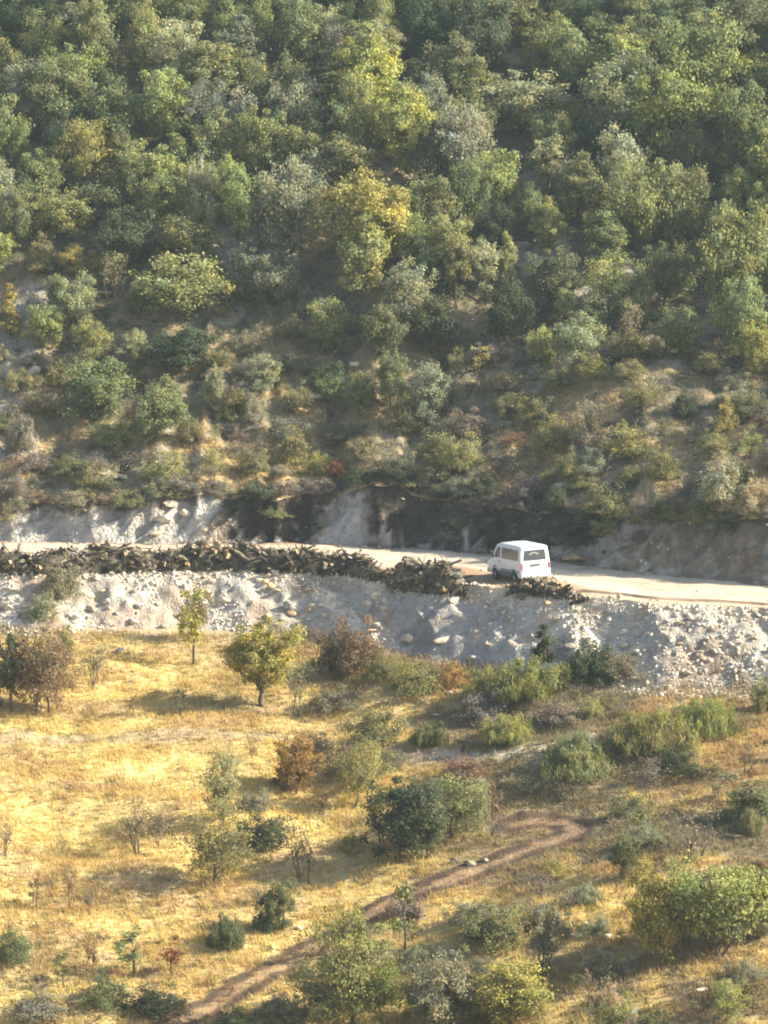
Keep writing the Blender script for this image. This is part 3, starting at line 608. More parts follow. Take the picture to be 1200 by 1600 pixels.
BT = []
BF = []
for i in range(16):     # brush rooted on the cut face below the van and past it
    px = random.uniform(690, 1010); x = (px - 600) / FPX * 206; c = controls(np.array([x])); t = random.uniform(.35, .95); y = float(c[2][0] + t * (c[3][0] - c[2][0]))
    p = np.array([x, y, float(height(x, y))]); hh = random.uniform(18, 34)
    plant('shrub' if i % 4 else 'bare', 0, 0, hh, hh * random.uniform(1.4, 2.2), random.choice(['dark', 'dun', 'dark', 'olive', 'grey']), 'shrub', None, S, 'bushes rooted on the cut bank', at=(p, 207.0), rec=BF)
for i in range(46):     # brush overhanging the cut
    x = -22 + 44 * (i + random.uniform(.1, .9)) / 46; c = controls(np.array([x])); y = float(c[3][0]) + random.uniform(-.25, .9)
    p = np.array([x, y, float(height(x, y))]); px, py = project(p); hh = random.uniform(14, 32); dk = -9 < x < 12
    plant('shrub' if random.random() < .8 else 'bare', 0, 0, hh, hh * random.uniform(1.5, 2.3), random.choice(['dark', 'dun', 'dark', 'olive'] if dk else ['olive', 'straw', 'dun', 'grey', 'dark']), 'shrub', None, S, 'bushes at the brink of the bank', at=(p, 210.0), rec=BT)
# ------------------------------------------------------------------ ground cover that nobody could count
def scrub_mesh(name, px_rng, n, colors, mat, size, r_rng, per, hmul, keepf=None, seed=5):
    rg = np.random.default_rng(seed); P = []; N = []; K = []
    x = rg.uniform(px_rng[0], px_rng[1], n); y = rg.uniform(px_rng[2], px_rng[3], n)
    k = keepf(x, y, rg); x, y = x[k], y[k]; z = height(x, y)
    for a, b, c in zip(x, y, z):
        r = rg.uniform(*r_rng); m = int(per * rg.uniform(.5, 1.4) * (r / r_rng[1]) ** 1.5) + 4
        d = unit(rg.normal(size=(m, 3))) * rg.uniform(.3, 1, (m, 1)) * r; d[:, 2] = np.abs(d[:, 2]) * hmul
        P.append(np.array([a, b, c]) + d); N.append(d / r + .7 * rg.normal(size=(m, 3)) + [0, 0, .3])
        col = np.array(colors[rg.integers(len(colors))]) * rg.uniform(.75, 1.25)
        K.append(col[None] * rg.uniform(.7, 1.3, (m, 1)))
    P, N, K = map(np.concatenate, (P, N, K))
    V, F = leaves(P, N, size, 1.8, .4, rg)
    return link(name, mesh_np(name, V, F, mat, np.repeat(K, 4, 0)), kind='stuff')
def keep_hill(x, y, rg):
    c = controls(x); w = y - c[3]
    return (w > .15) & (rg.uniform(size=len(x)) < (.25 + .6 * sstep(-.1, .4, fbm(x / 2.5, y / 2.5, 160, 2))) * np.interp(w, [0, 14, 26], [.62, .72, 1]))
scrub_mesh('undergrowth', (-30, 34, -2, 66), 14000, [(.16, .17, .10), (.13, .14, .085), (.21, .21, .13), (.19, .17, .13), (.09, .10, .065), (.27, .23, .14)], M_SCRUB, .085, (.12, .5), 60, .6, keep_hill)
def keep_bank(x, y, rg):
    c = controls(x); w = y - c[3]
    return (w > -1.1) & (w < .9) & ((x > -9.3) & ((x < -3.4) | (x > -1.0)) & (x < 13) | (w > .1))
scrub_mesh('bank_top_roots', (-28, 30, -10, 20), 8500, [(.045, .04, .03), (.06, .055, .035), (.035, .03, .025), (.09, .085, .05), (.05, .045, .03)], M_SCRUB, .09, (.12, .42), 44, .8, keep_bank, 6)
def keep_field(x, y, rg):
    yt = controls(x)[0]; da = dist_to(x, y, L_A); e = sstep(-6, 10, x + .3 * (y + 20))
    return (y < yt - .4) & (da > 1.2) & (rg.uniform(size=len(x)) < .04 + .40 * e * sstep(-.35, .3, fbm(x / 3, y / 2, 165, 2)) + .26 * sstep(-32, -42, y + .25 * x))
scrub_mesh('field_weeds', (-26, 30, -60, -2), 20000, [(.19, .18, .115), (.24, .20, .13), (.14, .145, .09), (.29, .22, .13), (.18, .17, .13)], M_SCRUB, .085, (.12, .52), 46, .45, keep_field, 7)

def grass(name, n, xr, yr, colf, hr, wd, mask, seed):
    rg = np.random.default_rng(seed)
    x = rg.uniform(*xr, n); y = rg.uniform(*yr, n); k = mask(x, y, rg); x, y = x[k], y[k]; z = height(x, y) - .02
    c = colf(x, y); n = len(x); bl = 3
    x, y, z = (np.repeat(a, bl) for a in (x, y, z)); c = np.repeat(c, bl, 0); m = len(x)
    x = x + rg.normal(size=m) * .05; y = y + rg.normal(size=m) * .05
    h = rg.uniform(*hr, m); a = rg.uniform(0, 6.283, m); ln = rg.normal(size=(m, 2)) * .35 * h[:, None] - np.array([.06, .03])
    wx, wy = np.cos(a) * wd, np.sin(a) * wd
    V = np.stack([np.stack([x - wx, y - wy, z], 1), np.stack([x + wx, y + wy, z], 1), np.stack([x + ln[:, 0], y + ln[:, 1], z + h], 1)], 1).reshape(-1, 3)
    K = np.clip(c * rg.uniform(.86, 1.2, (m, 1)), 0, .9)
    return link(name, mesh_np(name, V, np.arange(m * 3, dtype=np.int32).reshape(-1, 3), M_GRASS, np.repeat(K, 3, 0)), kind='stuff')
def m_field(x, y, rg):
    yt = controls(x)[0]; ra, ba, pb, pc = field_masks(x, y)
    bare = np.maximum.reduce([ra * .99, ba * .85, pb * .95, pc * .7]); d = .45 + .55 * sstep(-.3, .3, fbm(x / 2.4, y / 1.4, 170, 2))
    return (y < yt + .3) & (rg.uniform(size=len(x)) < d * (1 - bare))
grass('dry_grass', 190000, (-27, 30), (-60, -1), lambda x, y: field_color(x, y) * np.array([1.12, 1.08, .95]), (.10, .34), .022, m_field, 8)
grass('grass_tussocks', 26000, (-27, 30), (-60, -1), lambda x, y: field_color(x, y) * np.array([1.0, .96, .9]), (.25, .55), .028, lambda x, y, rg: m_field(x, y, rg) & (fbm(x / .9, y / .9, 175, 2) > .12), 18)
def m_hill(x, y, rg):
    c = controls(x); w = y - c[3]
    return (w > .1) & (rg.uniform(size=len(x)) < .12 + .8 * sstep(-.1, .35, fbm(x / 5, y / 4, 140, 3) + .3 * fbm(x / 1.2, y, 144, 2)) * sstep(24, 8, w))
grass('hill_grass', 110000, (-30, 34), (-2, 46), lambda x, y: np.zeros(x.shape + (3,)) + np.array([.36, .275, .14]), (.12, .34), .022, m_hill, 9)

# ------------------------------------------------------------------ stones
def stone_mesh(seed, sub):
    rg = np.random.default_rng(seed); bm = bmesh.new(); bmesh.ops.create_icosphere(bm, subdivisions=sub, radius=.5)
    sq = np.array([1, rg.uniform(.6, .95), rg.uniform(.5, .8)]); pl = [(unit(rg.normal(size=3)), rg.uniform(.20, .36)) for _ in range(13)]
    for v in bm.verts:
        p = np.array(v.co)
        for nrm, d in pl:
            e = p @ nrm - d
            if e > 0: p = p - nrm * e
        v.co = p * sq * 1.25 * (1 + .05 * rg.normal())
    V = np.array([v.co[:] for v in bm.verts]); F = np.array([[v.index for v in f.verts] for f in bm.faces]); bm.free(); return V, F
SP = [stone_mesh(s, 1) for s in range(8)]
def rubble(name, n, xr, yr, mask, sz, tone, seed):
    rg = np.random.default_rng(seed); x = rg.uniform(*xr, n); y = rg.uniform(*yr, n); k = mask(x, y, rg); x, y = x[k], y[k]; z = height(x, y)
    Vs = []; Fs = []; Ks = []; n0 = 0
    for a, b, c in zip(x, y, z):
        V, F = SP[rg.integers(8)]; s = sz[0] + (sz[1] - sz[0]) * rg.uniform() ** 2.4
        q = rg.normal(size=4); q /= np.linalg.norm(q); M = np.array(__import__('mathutils').Quaternion(q).to_matrix())
        Vs.append((V * s) @ M.T + [a, b, c + s * .02]); Fs.append(F + n0); n0 += len(V)
        t = np.array(tone[rg.integers(len(tone))]) * rg.uniform(.8, 1.15); Ks.append(np.tile(t, (len(V), 1)))
    return link(name, mesh_np(name, np.concatenate(Vs), np.concatenate(Fs), M_FILL, np.concatenate(Ks)), kind='stuff')
def m_fill(x, y, rg):
    yt, yf, yb, yT, H, Hb = controls(x); t = (y - yt) / (yf - yt)
    d = .015 + 1.05 * sstep(.02, .30, fill_stream(x, y)); d = np.where((x > 1.5) & (x < 9) & (t < .75), d * .25, d)
    d = np.where((x > 11) , d * 1.2 + .22, d); d = np.where(t > .80, d + .45, d)
    return (t > -.22) & (t < 1.06) & (rg.uniform(size=len(x)) < d)
TONE = [(.62, .58, .50), (.56, .53, .47), (.70, .66, .57), (.46, .43, .39), (.62, .54, .41)]
rubble('rubble', 90000, (-25, 26), (-22, 6), m_fill, (.06, .33), TONE, 12)
def m_hs(x, y, rg):
    c = controls(x); w = y - c[3]
    return (w > .1) & (rg.uniform(size=len(x)) < sstep(7, 0, w) * .5 * sstep(-.1, .4, fbm(x / 3, y / 3, 185, 2)) + .04)
rubble('hill_stones', 5000, (-28, 30), (-2, 40), m_hs, (.08, .36), TONE, 13)
def m_fs(x, y, rg): return (y < controls(x)[0]) & (rg.uniform(size=len(x)) < .10 + .25 * sstep(0, 12, x))
rubble('field_stones', 1500, (-26, 28), (-58, -2), m_fs, (.06, .22), TONE, 14)

def m_road(x, y, rg):
    yt, yf, yb, yT, H, Hb = controls(x); u = (y - yf) / (yb - yf); t = (y - yb) / (yT - yb)
    foot = np.exp(-((y - yb + .25) / .4) ** 2); edge = sstep(.22, .02, u) * .5
    return (u > 0) & (t < 1) & (rg.uniform(size=len(x)) < np.where(t > 0, .34, .02 + .55 * foot + edge))
rubble('road_gravel', 16000, (-25, 26), (-14, 17), m_road, (.04, .26), TONE + [(.40, .31, .22), (.36, .33, .29)], 15)
STONES = [mesh_np(f'stone_{i}', *stone_mesh(40 + i, 2), M_STONE) for i in range(8)]
ROCKS = []
def boulder(px, py, w, h, tone, label=None, name='boulder', grp='boulders', at=None, flat=False):
    p, t = ground(px, py) if at is None else at
    s = t / FPX; o = link(name, random.choice(STONES))
    o.location = (p[0], p[1], p[2] + h * s * .18); o.rotation_euler = (random.uniform(-.3, .3), random.uniform(-.3, .3), random.uniform(-.5, .5))
    o.scale = (w * s * .95, w * s * .8, h * s * 1.3); v = random.uniform(.9, 1.1); o.color = (tone[0] * v, tone[1] * v, tone[2] * v, 1)
    o['category'] = 'rock'; o['group'] = grp
    if label: o['label'] = label
    q = project(p); ROCKS.append(dict(o=o, px=q[0], py=q[1], w=w * s, tone=tone, grp=grp))
    return o
CR, GR, OC = (.62, .57, .47), (.44, .43, .41), (.56, .42, .27)
for px, py, w, h in [(0, 0, 0, 0)]: pass
for px, py, w, h, c, lab in [
 (640,1002,26,22,CR,'rounded cream boulder at the edge of the smooth grey slope under the second log pile'),(692,1002,30,14,CR,'flat cream rock lying on the smooth grey slope below the parked van'),(740,1030,26,12,GR,'grey rock at the foot of the smooth grey slope'),
 (632,1040,16,12,CR,'cream stone uphill of the olive-brown mounded bush'),(703,1084,12,10,CR,'small white stone beside the orange dry bush'),(681,1118,14,7,CR,'flat white stone in dry grass below the orange dry bush'),
 (475,1103,9,8,CR,'little white stone beside the thin pale sapling'),(514,1174,11,5,CR,'flat white stone on the pale dirt path behind the orange tree'),(468,1452,16,8,CR,'white stone beside the green climbing bush in mid field'),
 (921,1465,12,9,CR,'white stone on the grass uphill of the oak shadow'),(948,1466,16,16,CR,'tall cream stone beside the yellow-topped oak'),(916,1446,10,12,CR,'upright white stone next to the low grey bush'),(1098,1548,22,9,CR,'pale flat stone in the grass under the big spreading oak'),
 (992,1582,20,12,GR,'grey rock beside the low green bush downhill of the oak shadow'),(185,1020,18,14,GR,'dark grey rock in the grass at the rubble toe'),(1073,1208,12,6,CR,'white stone beside the dark rounded bush on orange grass'),
 (735,1352,24,14,(.24,.23,.21),'grey rock heap stone beside the dirt track'),(755,1345,16,9,(.30,.27,.23),'smaller grey rock next to the heap stone by the track'),(712,1348,18,12,(.24,.23,.21),'low grey rock at the start of the stone heap by the track'),
 (1150,1308,40,12,OC,'long tan ledge rock below the pointed juniper'),(1075,1320,22,10,OC,'tan rock on bare earth above the grey leafless shrub'),
 (340,640,26,14,CR,'bright white boulder among the lower bushes above the log row'),(358,628,20,16,GR,'grey boulder beside the bright white boulder on the lower slope'),(500,620,60,16,GR,'long slanting grey rock slab on the lower hillside'),(530,598,58,18,GR,'upper slab of the slanting grey outcrop on the lower hillside'),
 (552,572,22,12,CR,'pale top stone of the slanting grey outcrop'),(478,632,24,12,CR,'pale lowest stone of the slanting grey outcrop'),(404,668,16,12,CR,'small white boulder on the grassy slope above the log row'),(877,760,20,12,CR,'bright yellowish boulder above the road bank past the van'),
 (745,740,10,8,CR,'small white stone on the golden grass above the bank'),(1119,778,14,9,CR,'white stone at the top of the bank by the road bend'),(500,758,26,16,CR,'pale rubble block at the brink of the dark bank'),(515,742,18,12,CR,'pale block behind the rubble block above the dark bank'),
 (95,480,60,12,GR,'long thin grey rock ledge on the wooded slope far up from the log row'),(165,462,46,10,GR,'upper end of the thin grey ledge on the wooded slope'),(50,585,26,22,GR,'grey boulder under the trees near the soft green oak'),
 (232,14,46,10,CR,'pale rock ledge in the clearing near the top of the slope'),(262,8,24,8,CR,'white stones block beside the pale ledge near the top'),(920,330,18,12,CR,'white boulder among the trees high above the road bend'),(975,285,44,22,GR,'grey outcrop between the crowns high above the road bend'),
 (1062,455,26,18,GR,'grey-white boulder under the big olive oak'),(1035,470,20,10,CR,'pale rock next to the grey-white boulder in the wood'),(815,385,40,16,GR,'grey rock face between the crowns above the van'),(790,400,22,14,GR,'small grey rock beside the rock face above the van'),(870,290,24,12,GR,'grey rock under the tall pale oak'),
 (195,748,22,10,CR,'cream block at the bank top above the outer log row'),(160,742,18,10,CR,'cream stone beside the block at the bank top'),(270,790,30,16,CR,'cream boulder at the head of the white rock scar'),(255,815,26,20,CR,'white broken block on the white rock scar'),(290,805,22,18,CR,'upper white block on the white rock scar'),(318,828,18,12,CR,'white block at the dark end of the rock scar'),(245,838,24,16,CR,'lowest block of the white rock scar just above the logs'),
 (865,905,16,8,CR,'pale stone between the brush pile and the van wheel'),(970,936,14,14,OC,'orange sawn-looking block on the shoulder of the road'),(955,934,12,9,CR,'pale stone beside the orange block on the road shoulder'),
 (900,875,44,12,OC,'tan flat mound stone at the bank foot just past the van'),
]: boulder(px, py, w, h, c, lab)
nb = 0
while nb < 105:    # larger blocks of the rubble slope
    px = random.uniform(-10, 1215); g = ground(px, random.uniform(890, 1085)); p = g[0]
    c = [float(a[0]) for a in controls(np.array([p[0]]))]; t = (p[1] - c[0]) / (c[1] - c[0])
    if not (.02 < t < 1.0): continue
    if 1.5 < p[0] < 8.5 and t < .75 and random.random() < .8: continue
    w = random.uniform(8, 18) if random.random() < .85 else random.uniform(18, 26)
    boulder(px, 0, w, w * random.uniform(.55, .9), random.choice([CR, CR, GR, OC, CR]), None, grp='blocks on the rubble slope', at=g); nb += 1

# ------------------------------------------------------------------ log piles
def log_mesh(seed, L, r):
    rg = np.random.default_rng(seed); n = 5; x = np.linspace(-L / 2, L / 2, n); P = np.zeros((n, 3)); P[:, 0] = x
    P[:, 1] = np.cumsum(rg.normal(size=n)) * .05 * L; P[:, 2] = np.cumsum(rg.normal(size=n)) * .05 * L; P -= P.mean(0)
    rr = r * np.linspace(1.1, rg.uniform(.7, 1.0), n) * rg.uniform(.9, 1.1, n); sd_ = 8
    V, F = tubes([(P, rr)], sd_); V = V * (1 + 0)  # bark
    V += rg.normal(size=V.shape) * r * .13
    F = [list(f) for f in F]; mi = [0] * len(F)
    F2 = [list(range(sd_ - 1, -1, -1)), list(range((n - 1) * sd_, n * sd_))]
    me = bpy.data.meshes.new('log'); me.from_pydata([tuple(v) for v in V], [], F + F2)
    me.materials.append(M_LOG); me.materials.append(M_CUT); me.polygons.foreach_set('material_index', np.array(mi + [1, 1], np.int32)); me.update(); return me
LOGM = [(log_mesh(300 + i, L, r), L, r) for i, (L, r) in enumerate([(.6, .10), (.8, .08), (1.0, .06), (.5, .14), (1.3, .055), (.85, .09), (.7, .06), (.55, .17), (1.1, .08), (.42, .11), (.5, .09), (.75, .12)])]
LOGS = []
BARK = {'charcoal': (.045, .042, .038), 'dark brown': (.10, .078, .055), 'grey': (.22, .205, .175), 'olive-grey': (.165, .155, .11), 'tan': (.36, .25, .13)}
PILES = []
def pile(key, n, x0, x1, yoff, depth, hmax, seed):
    rg = np.random.default_rng(seed); cxs = (x0 + x1) / 2
    def prof(x):
        e = np.minimum(sstep(x0 - .1, x0 + .9, x), sstep(x1 + .1, x1 - 1.0, x)); return hmax * e * (1 + .22 * vn(x / 1.1, x * 0, seed))
    def base(x): return float(controls(np.array([x]))[1][0]) + yoff
    # loose bark, twigs and splinters filling the heap
    TW = []
    for _ in range(int(260 * (x1 - x0))):
        x = rg.uniform(x0 - .2, x1 + .2); q = rg.uniform(-1, 1); y = base(x) + q * depth / 2; h = prof(np.array([x]))[0] * (1 - q * q)
        z = float(height(x, y)) + h * rg.uniform(0, 1.0) - .02
        d = rg.normal(size=3) * [1, 1, .35]; d /= np.linalg.norm(d); L = rg.uniform(.25, .8); r = rg.uniform(.010, .036)
        c = np.array([x, y, z]); TW.append(([c - d * L / 2, c + rg.normal(size=3) * .04, c + d * L / 2], [r, r * .9, r * .5]))
    V, F = tubes(TW, 4); link('brushwood', mesh_np('brushwood', V, F, M_TWIG), kind='stuff')
    # heap of bark and soil under the logs
    gx = np.linspace(x0 - .3, x1 + .3, int((x1 - x0) * 8)); gq = np.linspace(-1, 1, 15); X, Q = np.meshgrid(gx, gq, indexing='ij')
    Y = np.array([base(x) for x in gx])[:, None] + Q * depth / 2; Hh = np.clip(prof(X) * (1 - Q * Q) * .80, 0, None) + .1 * fbm(X / .3, Q / .3, seed + 3, 2) * (1 - Q * Q)
    Z = height(X, Y) + Hh - .03; n0, n1 = X.shape; i = np.arange(n0 - 1)[:, None] * n1 + np.arange(n1 - 1)[None]
    link('bark_litter', mesh_np('bark_litter', np.stack([X, Y, Z], -1).reshape(-1, 3), np.stack([i, i + n1, i + n1 + 1, i + 1], -1).reshape(-1, 4), M_TWIG, None, True), kind='stuff')
    for _ in range(n):
        x = rg.uniform(x0 + .1, x1 - .1); q = -1 + 1.35 * rg.uniform() ** 1.1; y = base(x) + q * depth / 2; h = max(prof(np.array([x]))[0] * (1 - q * q), .05)
        z = float(height(x, y)) + h * rg.uniform(.72, 1.0) + .03
        me, L, r = LOGM[rg.integers(len(LOGM))]; o = link('log', me)
        yaw = rg.normal() * .9 + (math.pi / 2 if rg.uniform() < .42 else 0); pit = rg.normal() * .55
        o.location = (x, y, z); o.rotation_euler = (rg.uniform(0, 6.28), pit, yaw); s = rg.uniform(.8, 1.2); o.scale = (s, s, s)
        tone = rg.choice(list(BARK), p=[.27, .25, .24, .20, .04]); c = BARK[tone]; o.color = (*c, 1)
        o['category'] = 'log'; o['group'] = 'cut logs in ' + key
        LOGS.append(dict(o=o, pile=key, tone=tone, r=r * s, L=L * s, x=x, q=q, hz=(z - float(height(x, y))) / max(hmax, .1), up=math.sin(pit), end=abs(math.sin(yaw)) > .75, px=project((x, y, z))[0]))
    for _ in range(int(5 + (x1 - x0))):   # sticks poking out
        x = rg.uniform(x0 + .3, x1 - .3); y = base(x); h = prof(np.array([x]))[0]; z = float(height(x, y)) + h * .8
        d = np.array([rg.normal() * .8, rg.normal() * .4, rg.uniform(.3, .9)]); d /= np.linalg.norm(d); L = rg.uniform(.5, 1.0)
        V, F = tubes([(np.array([[0, 0, -.15], d * L * .5 + rg.normal(size=3) * .03, d * L]), [.03, .022, .01])], 5)
        o = link('branch', mesh_np('branch', V, F, M_TWIG)); o.location = (x, y, z); o['category'] = 'branch'; o['group'] = 'sticks poking out of the log piles'
        STICKS.append(dict(o=o, pile=key, px=project((x, y, z))[0], lean='towards the van' if d[0] > 0 else 'away from the van', L=L))
STICKS = []
pile('the long row', 195, -21.8, .1, .95, 2.3, 1.10, 501)
pile('the second heap', 52, .35, 4.2, .6, 2.3, .98, 502)
pile('the brush heap', 42, 6.5, 10.0, .55, 1.6, .48, 503)

# ------------------------------------------------------------------ the van
def paint(name, col, rough, metal=0., coat=0.):
    m, n, l, b = new_mat(name); b.inputs['Base Color'].default_value = (*col, 1); b.inputs['Roughness'].default_value = rough; b.inputs['Metallic'].default_value = metal
    b.inputs['Coat Weight'].default_value = coat
    tc = n.new('ShaderNodeTexCoord'); nz = n.new('ShaderNodeTexNoise'); nz.inputs['Scale'].default_value = 2.5; nz.inputs['Detail'].default_value = 5; l.new(tc.outputs['Object'], nz.inputs['Vector'])
    mr = n.new('ShaderNodeMapRange'); mr.inputs[3].default_value = .82; mr.inputs[4].default_value = 1.06; l.new(nz.outputs[0], mr.inputs[0])
    hs = n.new('ShaderNodeVectorMath'); hs.operation = 'SCALE'; hs.inputs[0].default_value = col; l.new(mr.outputs[0], hs.inputs['Scale']); l.new(hs.outputs[0], b.inputs['Base Color'])
    return m
P_WHITE = paint('white_paint', (.70, .77, .82), .35, 0, .3); P_GLASS = paint('tinted_glass', (.05, .06, .066), .15); P_RUB = paint('tyre_rubber', (.022, .021, .02), .8)
P_TRIM = paint('black_trim', (.04, .04, .042), .6); P_RIM = paint('steel_rim', (.30, .30, .30), .5, .3); P_RED = paint('tail_lens', (.35, .02, .015), .3); P_PLATE = paint('plate', (.55, .55, .5), .5); P_AMB = paint('head_lens', (.7, .7, .68), .15); P_GREY = paint('reflection_grey', (.16, .165, .165), .6); P_ARCH = paint('pale_matte', (.55, .54, .50), .8)  # P_GREY is the white side reflecting shaded ground, put into a colour
VL, VW, VH, VG = 4.55, 1.74, 1.98, .30
def half_w(z, top):   # side surface of the body
    t = (z - .95) / (top - .95)
    return VW / 2 - .11 * max(t, 0) ** 1.2 - .05 * max((.55 - z) / .25, 0)
def top_z(y):
    return float(np.interp(y, [0, .25, 2.9, 3.25, 3.95, 4.35, 4.55], [1.93, 1.98, 1.98, 1.90, 1.14, .98, .80]))
def van_body():
    Y = np.array([0.0, .03, .10, .5, 1.2, 2.0, 2.6, 2.9, 3.1, 3.25, 3.4, 3.6, 3.8, 3.95, 4.15, 4.35, 4.48, 4.55])
    ns = 24; rings = []
    for i, y in enumerate(Y):
        tz = top_z(y); ins = [.09, .03, 0][i] if i < 3 else ([.05, .12][i - 16] if i >= 16 else 0)
        zs = np.concatenate([[VG], np.linspace(VG + .06, tz - .10, 7), [tz - .045, tz - .012, tz]]); pts = []
        for k, z in enumerate(zs):
            w = half_w(z, 1.98) - ins
            if k == 0: w -= .05
            if k == len(zs) - 3: w -= .012
            if k == len(zs) - 2: w -= .05
            if k == len(zs) - 1: w -= .16
            pts.append((w, z))
        full = pts + [(0, tz + .015)] + [(-a, b) for a, b in pts[::-1]]
        rk = [(.10 * max(b - .95, 0) / 1.0 if y < .3 else 0) * (1 - y / .3) for a, b in full]
        rings.append([(a, y + q, b) for (a, b), q in zip(full, rk)])
    bm = bmesh.new(); vs = [[bm.verts.new(p) for p in r] for r in rings]; n = len(vs[0])
    for r0, r1 in zip(vs[:-1], vs[1:]):
        for k in range(n - 1): bm.faces.new((r0[k], r0[k + 1], r1[k + 1], r1[k]))
        bm.faces.new((r0[n - 1], r0[0], r1[0], r1[n - 1]))
    bm.faces.new(vs[0]); bm.faces.new(vs[-1][::-1])
    bmesh.ops.recalc_face_normals(bm, faces=bm.faces)
    me = bpy.data.meshes.new('van_body'); bm.to_mesh(me); bm.free(); me.materials.append(P_WHITE)
    for p in me.polygons: p.use_smooth = True
    try: me.set_sharp_from_angle(angle=R(38))
    except Exception: pass
    return me
def panel(name, pts, nrm, th, mat, parent):   # rounded flat panel standing proud of the body
    bm = bmesh.new(); nv = Vector(nrm).normalized()
    f = [bm.verts.new(Vector(p) + nv * th) for p in pts]; b = [bm.verts.new(Vector(p) - nv * .03) for p in pts]
    bm.faces.new(f); bm.faces.new(b[::-1])
    for i in range(len(f)): bm.faces.new((f[i], b[i], b[(i + 1) % len(f)], f[(i + 1) % len(f)]))
    bmesh.ops.recalc_face_normals(bm, faces=bm.faces)
    me = bpy.data.meshes.new(name); bm.to_mesh(me); bm.free(); me.materials.append(mat); return link(name, me, parent)
def rounded(poly, r, n=4):
    out = []; m = len(poly)
    for i in range(m):
        a, b, c = (np.array(poly[(i + k) % m], float) for k in (-1, 0, 1)); d1 = unit(a - b); d2 = unit(c - b)
        p0, p1 = b + d1 * r, b + d2 * r
        for t in np.linspace(0, 1, n): out.append(tuple((1 - t) ** 2 * p0 + 2 * t * (1 - t) * b + t * t * p1))
    return out
def side_panel(name, poly, s, mat, parent, th=.006, r=.05):
    pts = [(s * half_w(z, 1.98), y, z) for y, z in rounded(poly, r)]
    return panel(name, pts, (s, 0, .11), th, mat, parent)
def rear_y(z): return .10 * max(z - .95, 0)
def rear_panel(name, poly, mat, parent, th=.006, r=.05):
    return panel(name, [(x, rear_y(z), z) for x, z in rounded(poly, r)], (0, -1, .09), th, mat, parent)
def wheel(parent, x, y):
    s = 1 if x > 0 else -1; bm = bmesh.new(); n = 28; prof = [(-.10, .20), (-.105, .27), (-.085, .315), (-.04, .33), (.04, .33), (.085, .315), (.105, .27), (.10, .20)]
    rings = [[bm.verts.new((x + a, y + r * math.cos(t), .33 + r * math.sin(t))) for a, r in prof] for t in np.linspace(0, 2 * np.pi, n, endpoint=False)]
    for i in range(n):
        for k in range(len(prof)): bm.faces.new((rings[i][k], rings[i][(k + 1) % len(prof)], rings[(i + 1) % n][(k + 1) % len(prof)], rings[(i + 1) % n][k]))
    bmesh.ops.recalc_face_normals(bm, faces=bm.faces); me = bpy.data.meshes.new('wheel'); bm.to_mesh(me); bm.free(); me.materials.append(P_RUB)
    w = link('wheel', me, parent)
    bm = bmesh.new(); prof = [(.085, .205), (.06, .19), (.045, .12), (.075, .08), (.08, .03)]
    rings = [[bm.verts.new((x + s * a, y + r * math.cos(t), .33 + r * math.sin(t))) for a, r in prof] for t in np.linspace(0, 2 * np.pi, n, endpoint=False)]
    for i in range(n):
        for k in range(len(prof) - 1): bm.faces.new((rings[i][k], rings[i][k + 1], rings[(i + 1) % n][k + 1], rings[(i + 1) % n][k]))
    bm.faces.new([r[-1] for r in rings]); bmesh.ops.recalc_face_normals(bm, faces=bm.faces)
    me = bpy.data.meshes.new('rim'); bm.to_mesh(me); bm.free(); me.materials.append(P_RIM); link('rim', me, w)
    return w
def boxm(name, lo, hi, mat, parent, bev=.015):
    bm = bmesh.new(); bmesh.ops.create_cube(bm, size=1)
    for v in bm.verts: v.co = Vector([(a + b) / 2 + c * (b - a) for a, b, c in zip(lo, hi, v.co)])
    bmesh.ops.bevel(bm, geom=bm.edges[:], offset=bev, segments=2, affect='EDGES')
    me = bpy.data.meshes.new(name); bm.to_mesh(me); bm.free(); me.materials.append(mat); return link(name, me, parent)
van = bpy.data.objects.new('van', None); COL.objects.link(van)
van['category'] = 'van'; van['label'] = 'old white passenger van parked on the road shoulder, seen from its rear corner'
link('body', van_body(), van)
for s in (-1, 1):
    side_panel('side_window', [(.32, 1.20), (2.52, 1.20), (2.52, 1.76), (.32, 1.76)], s, P_GLASS, van)
    d = side_panel('front_door', [(2.62, .50), (3.62, .50), (3.70, 1.14), (3.12, 1.84), (2.62, 1.84)], s, P_WHITE, van, .004, .06)
    side_panel('door_window', [(2.70, 1.20), (3.56, 1.20), (3.08, 1.76), (2.70, 1.76)], s, P_GLASS, d, .010, .04)
    side_panel('handle', [(2.68, 1.02), (2.86, 1.02), (2.86, 1.07), (2.68, 1.07)], s, P_TRIM, d, .025, .02)
    side_panel('trim_strip', [(.15, .62), (2.58, .62), (2.58, .67), (.15, .67)], s, P_TRIM, van, .008, .02)
    side_panel('ground_reflection', [(1.30, .34), (3.0, .34), (3.0, .58), (1.30, .58)], s, P_GREY, van, .005, .02)  # shaded ground reflected low in the bodywork, painted on as a grey panel
    m_ = boxm('mirror', (s * .90 - .03, 3.40, 1.16), (s * .90 + .03 + .12 * s, 3.50, 1.42) if s > 0 else (s * .90 + .03, 3.50, 1.42), P_TRIM, van, .012)
    m_.location.x = .05 * s
    boxm('headlight', (s * .58 - .16, 4.42, .66), (s * .58 + .16, 4.57, .82), P_AMB, van)
    for y in (.86, 3.42):
        a = [(y + .42 * math.cos(t), .36 + .40 * math.sin(t)) for t in np.linspace(-.12, math.pi + .12, 16)]
        panel('wheel_arch', [(s * half_w(z, 1.98), p, z) for p, z in a], (s, 0, 0), .004, P_TRIM, van)
        wheel(van, s * .80, y)
    rear_panel('tail_light', [(s * .745, .78), (s * .82, .78), (s * .80, 1.10), (s * .735, 1.10)][::s], P_RED, van, .012, .02)
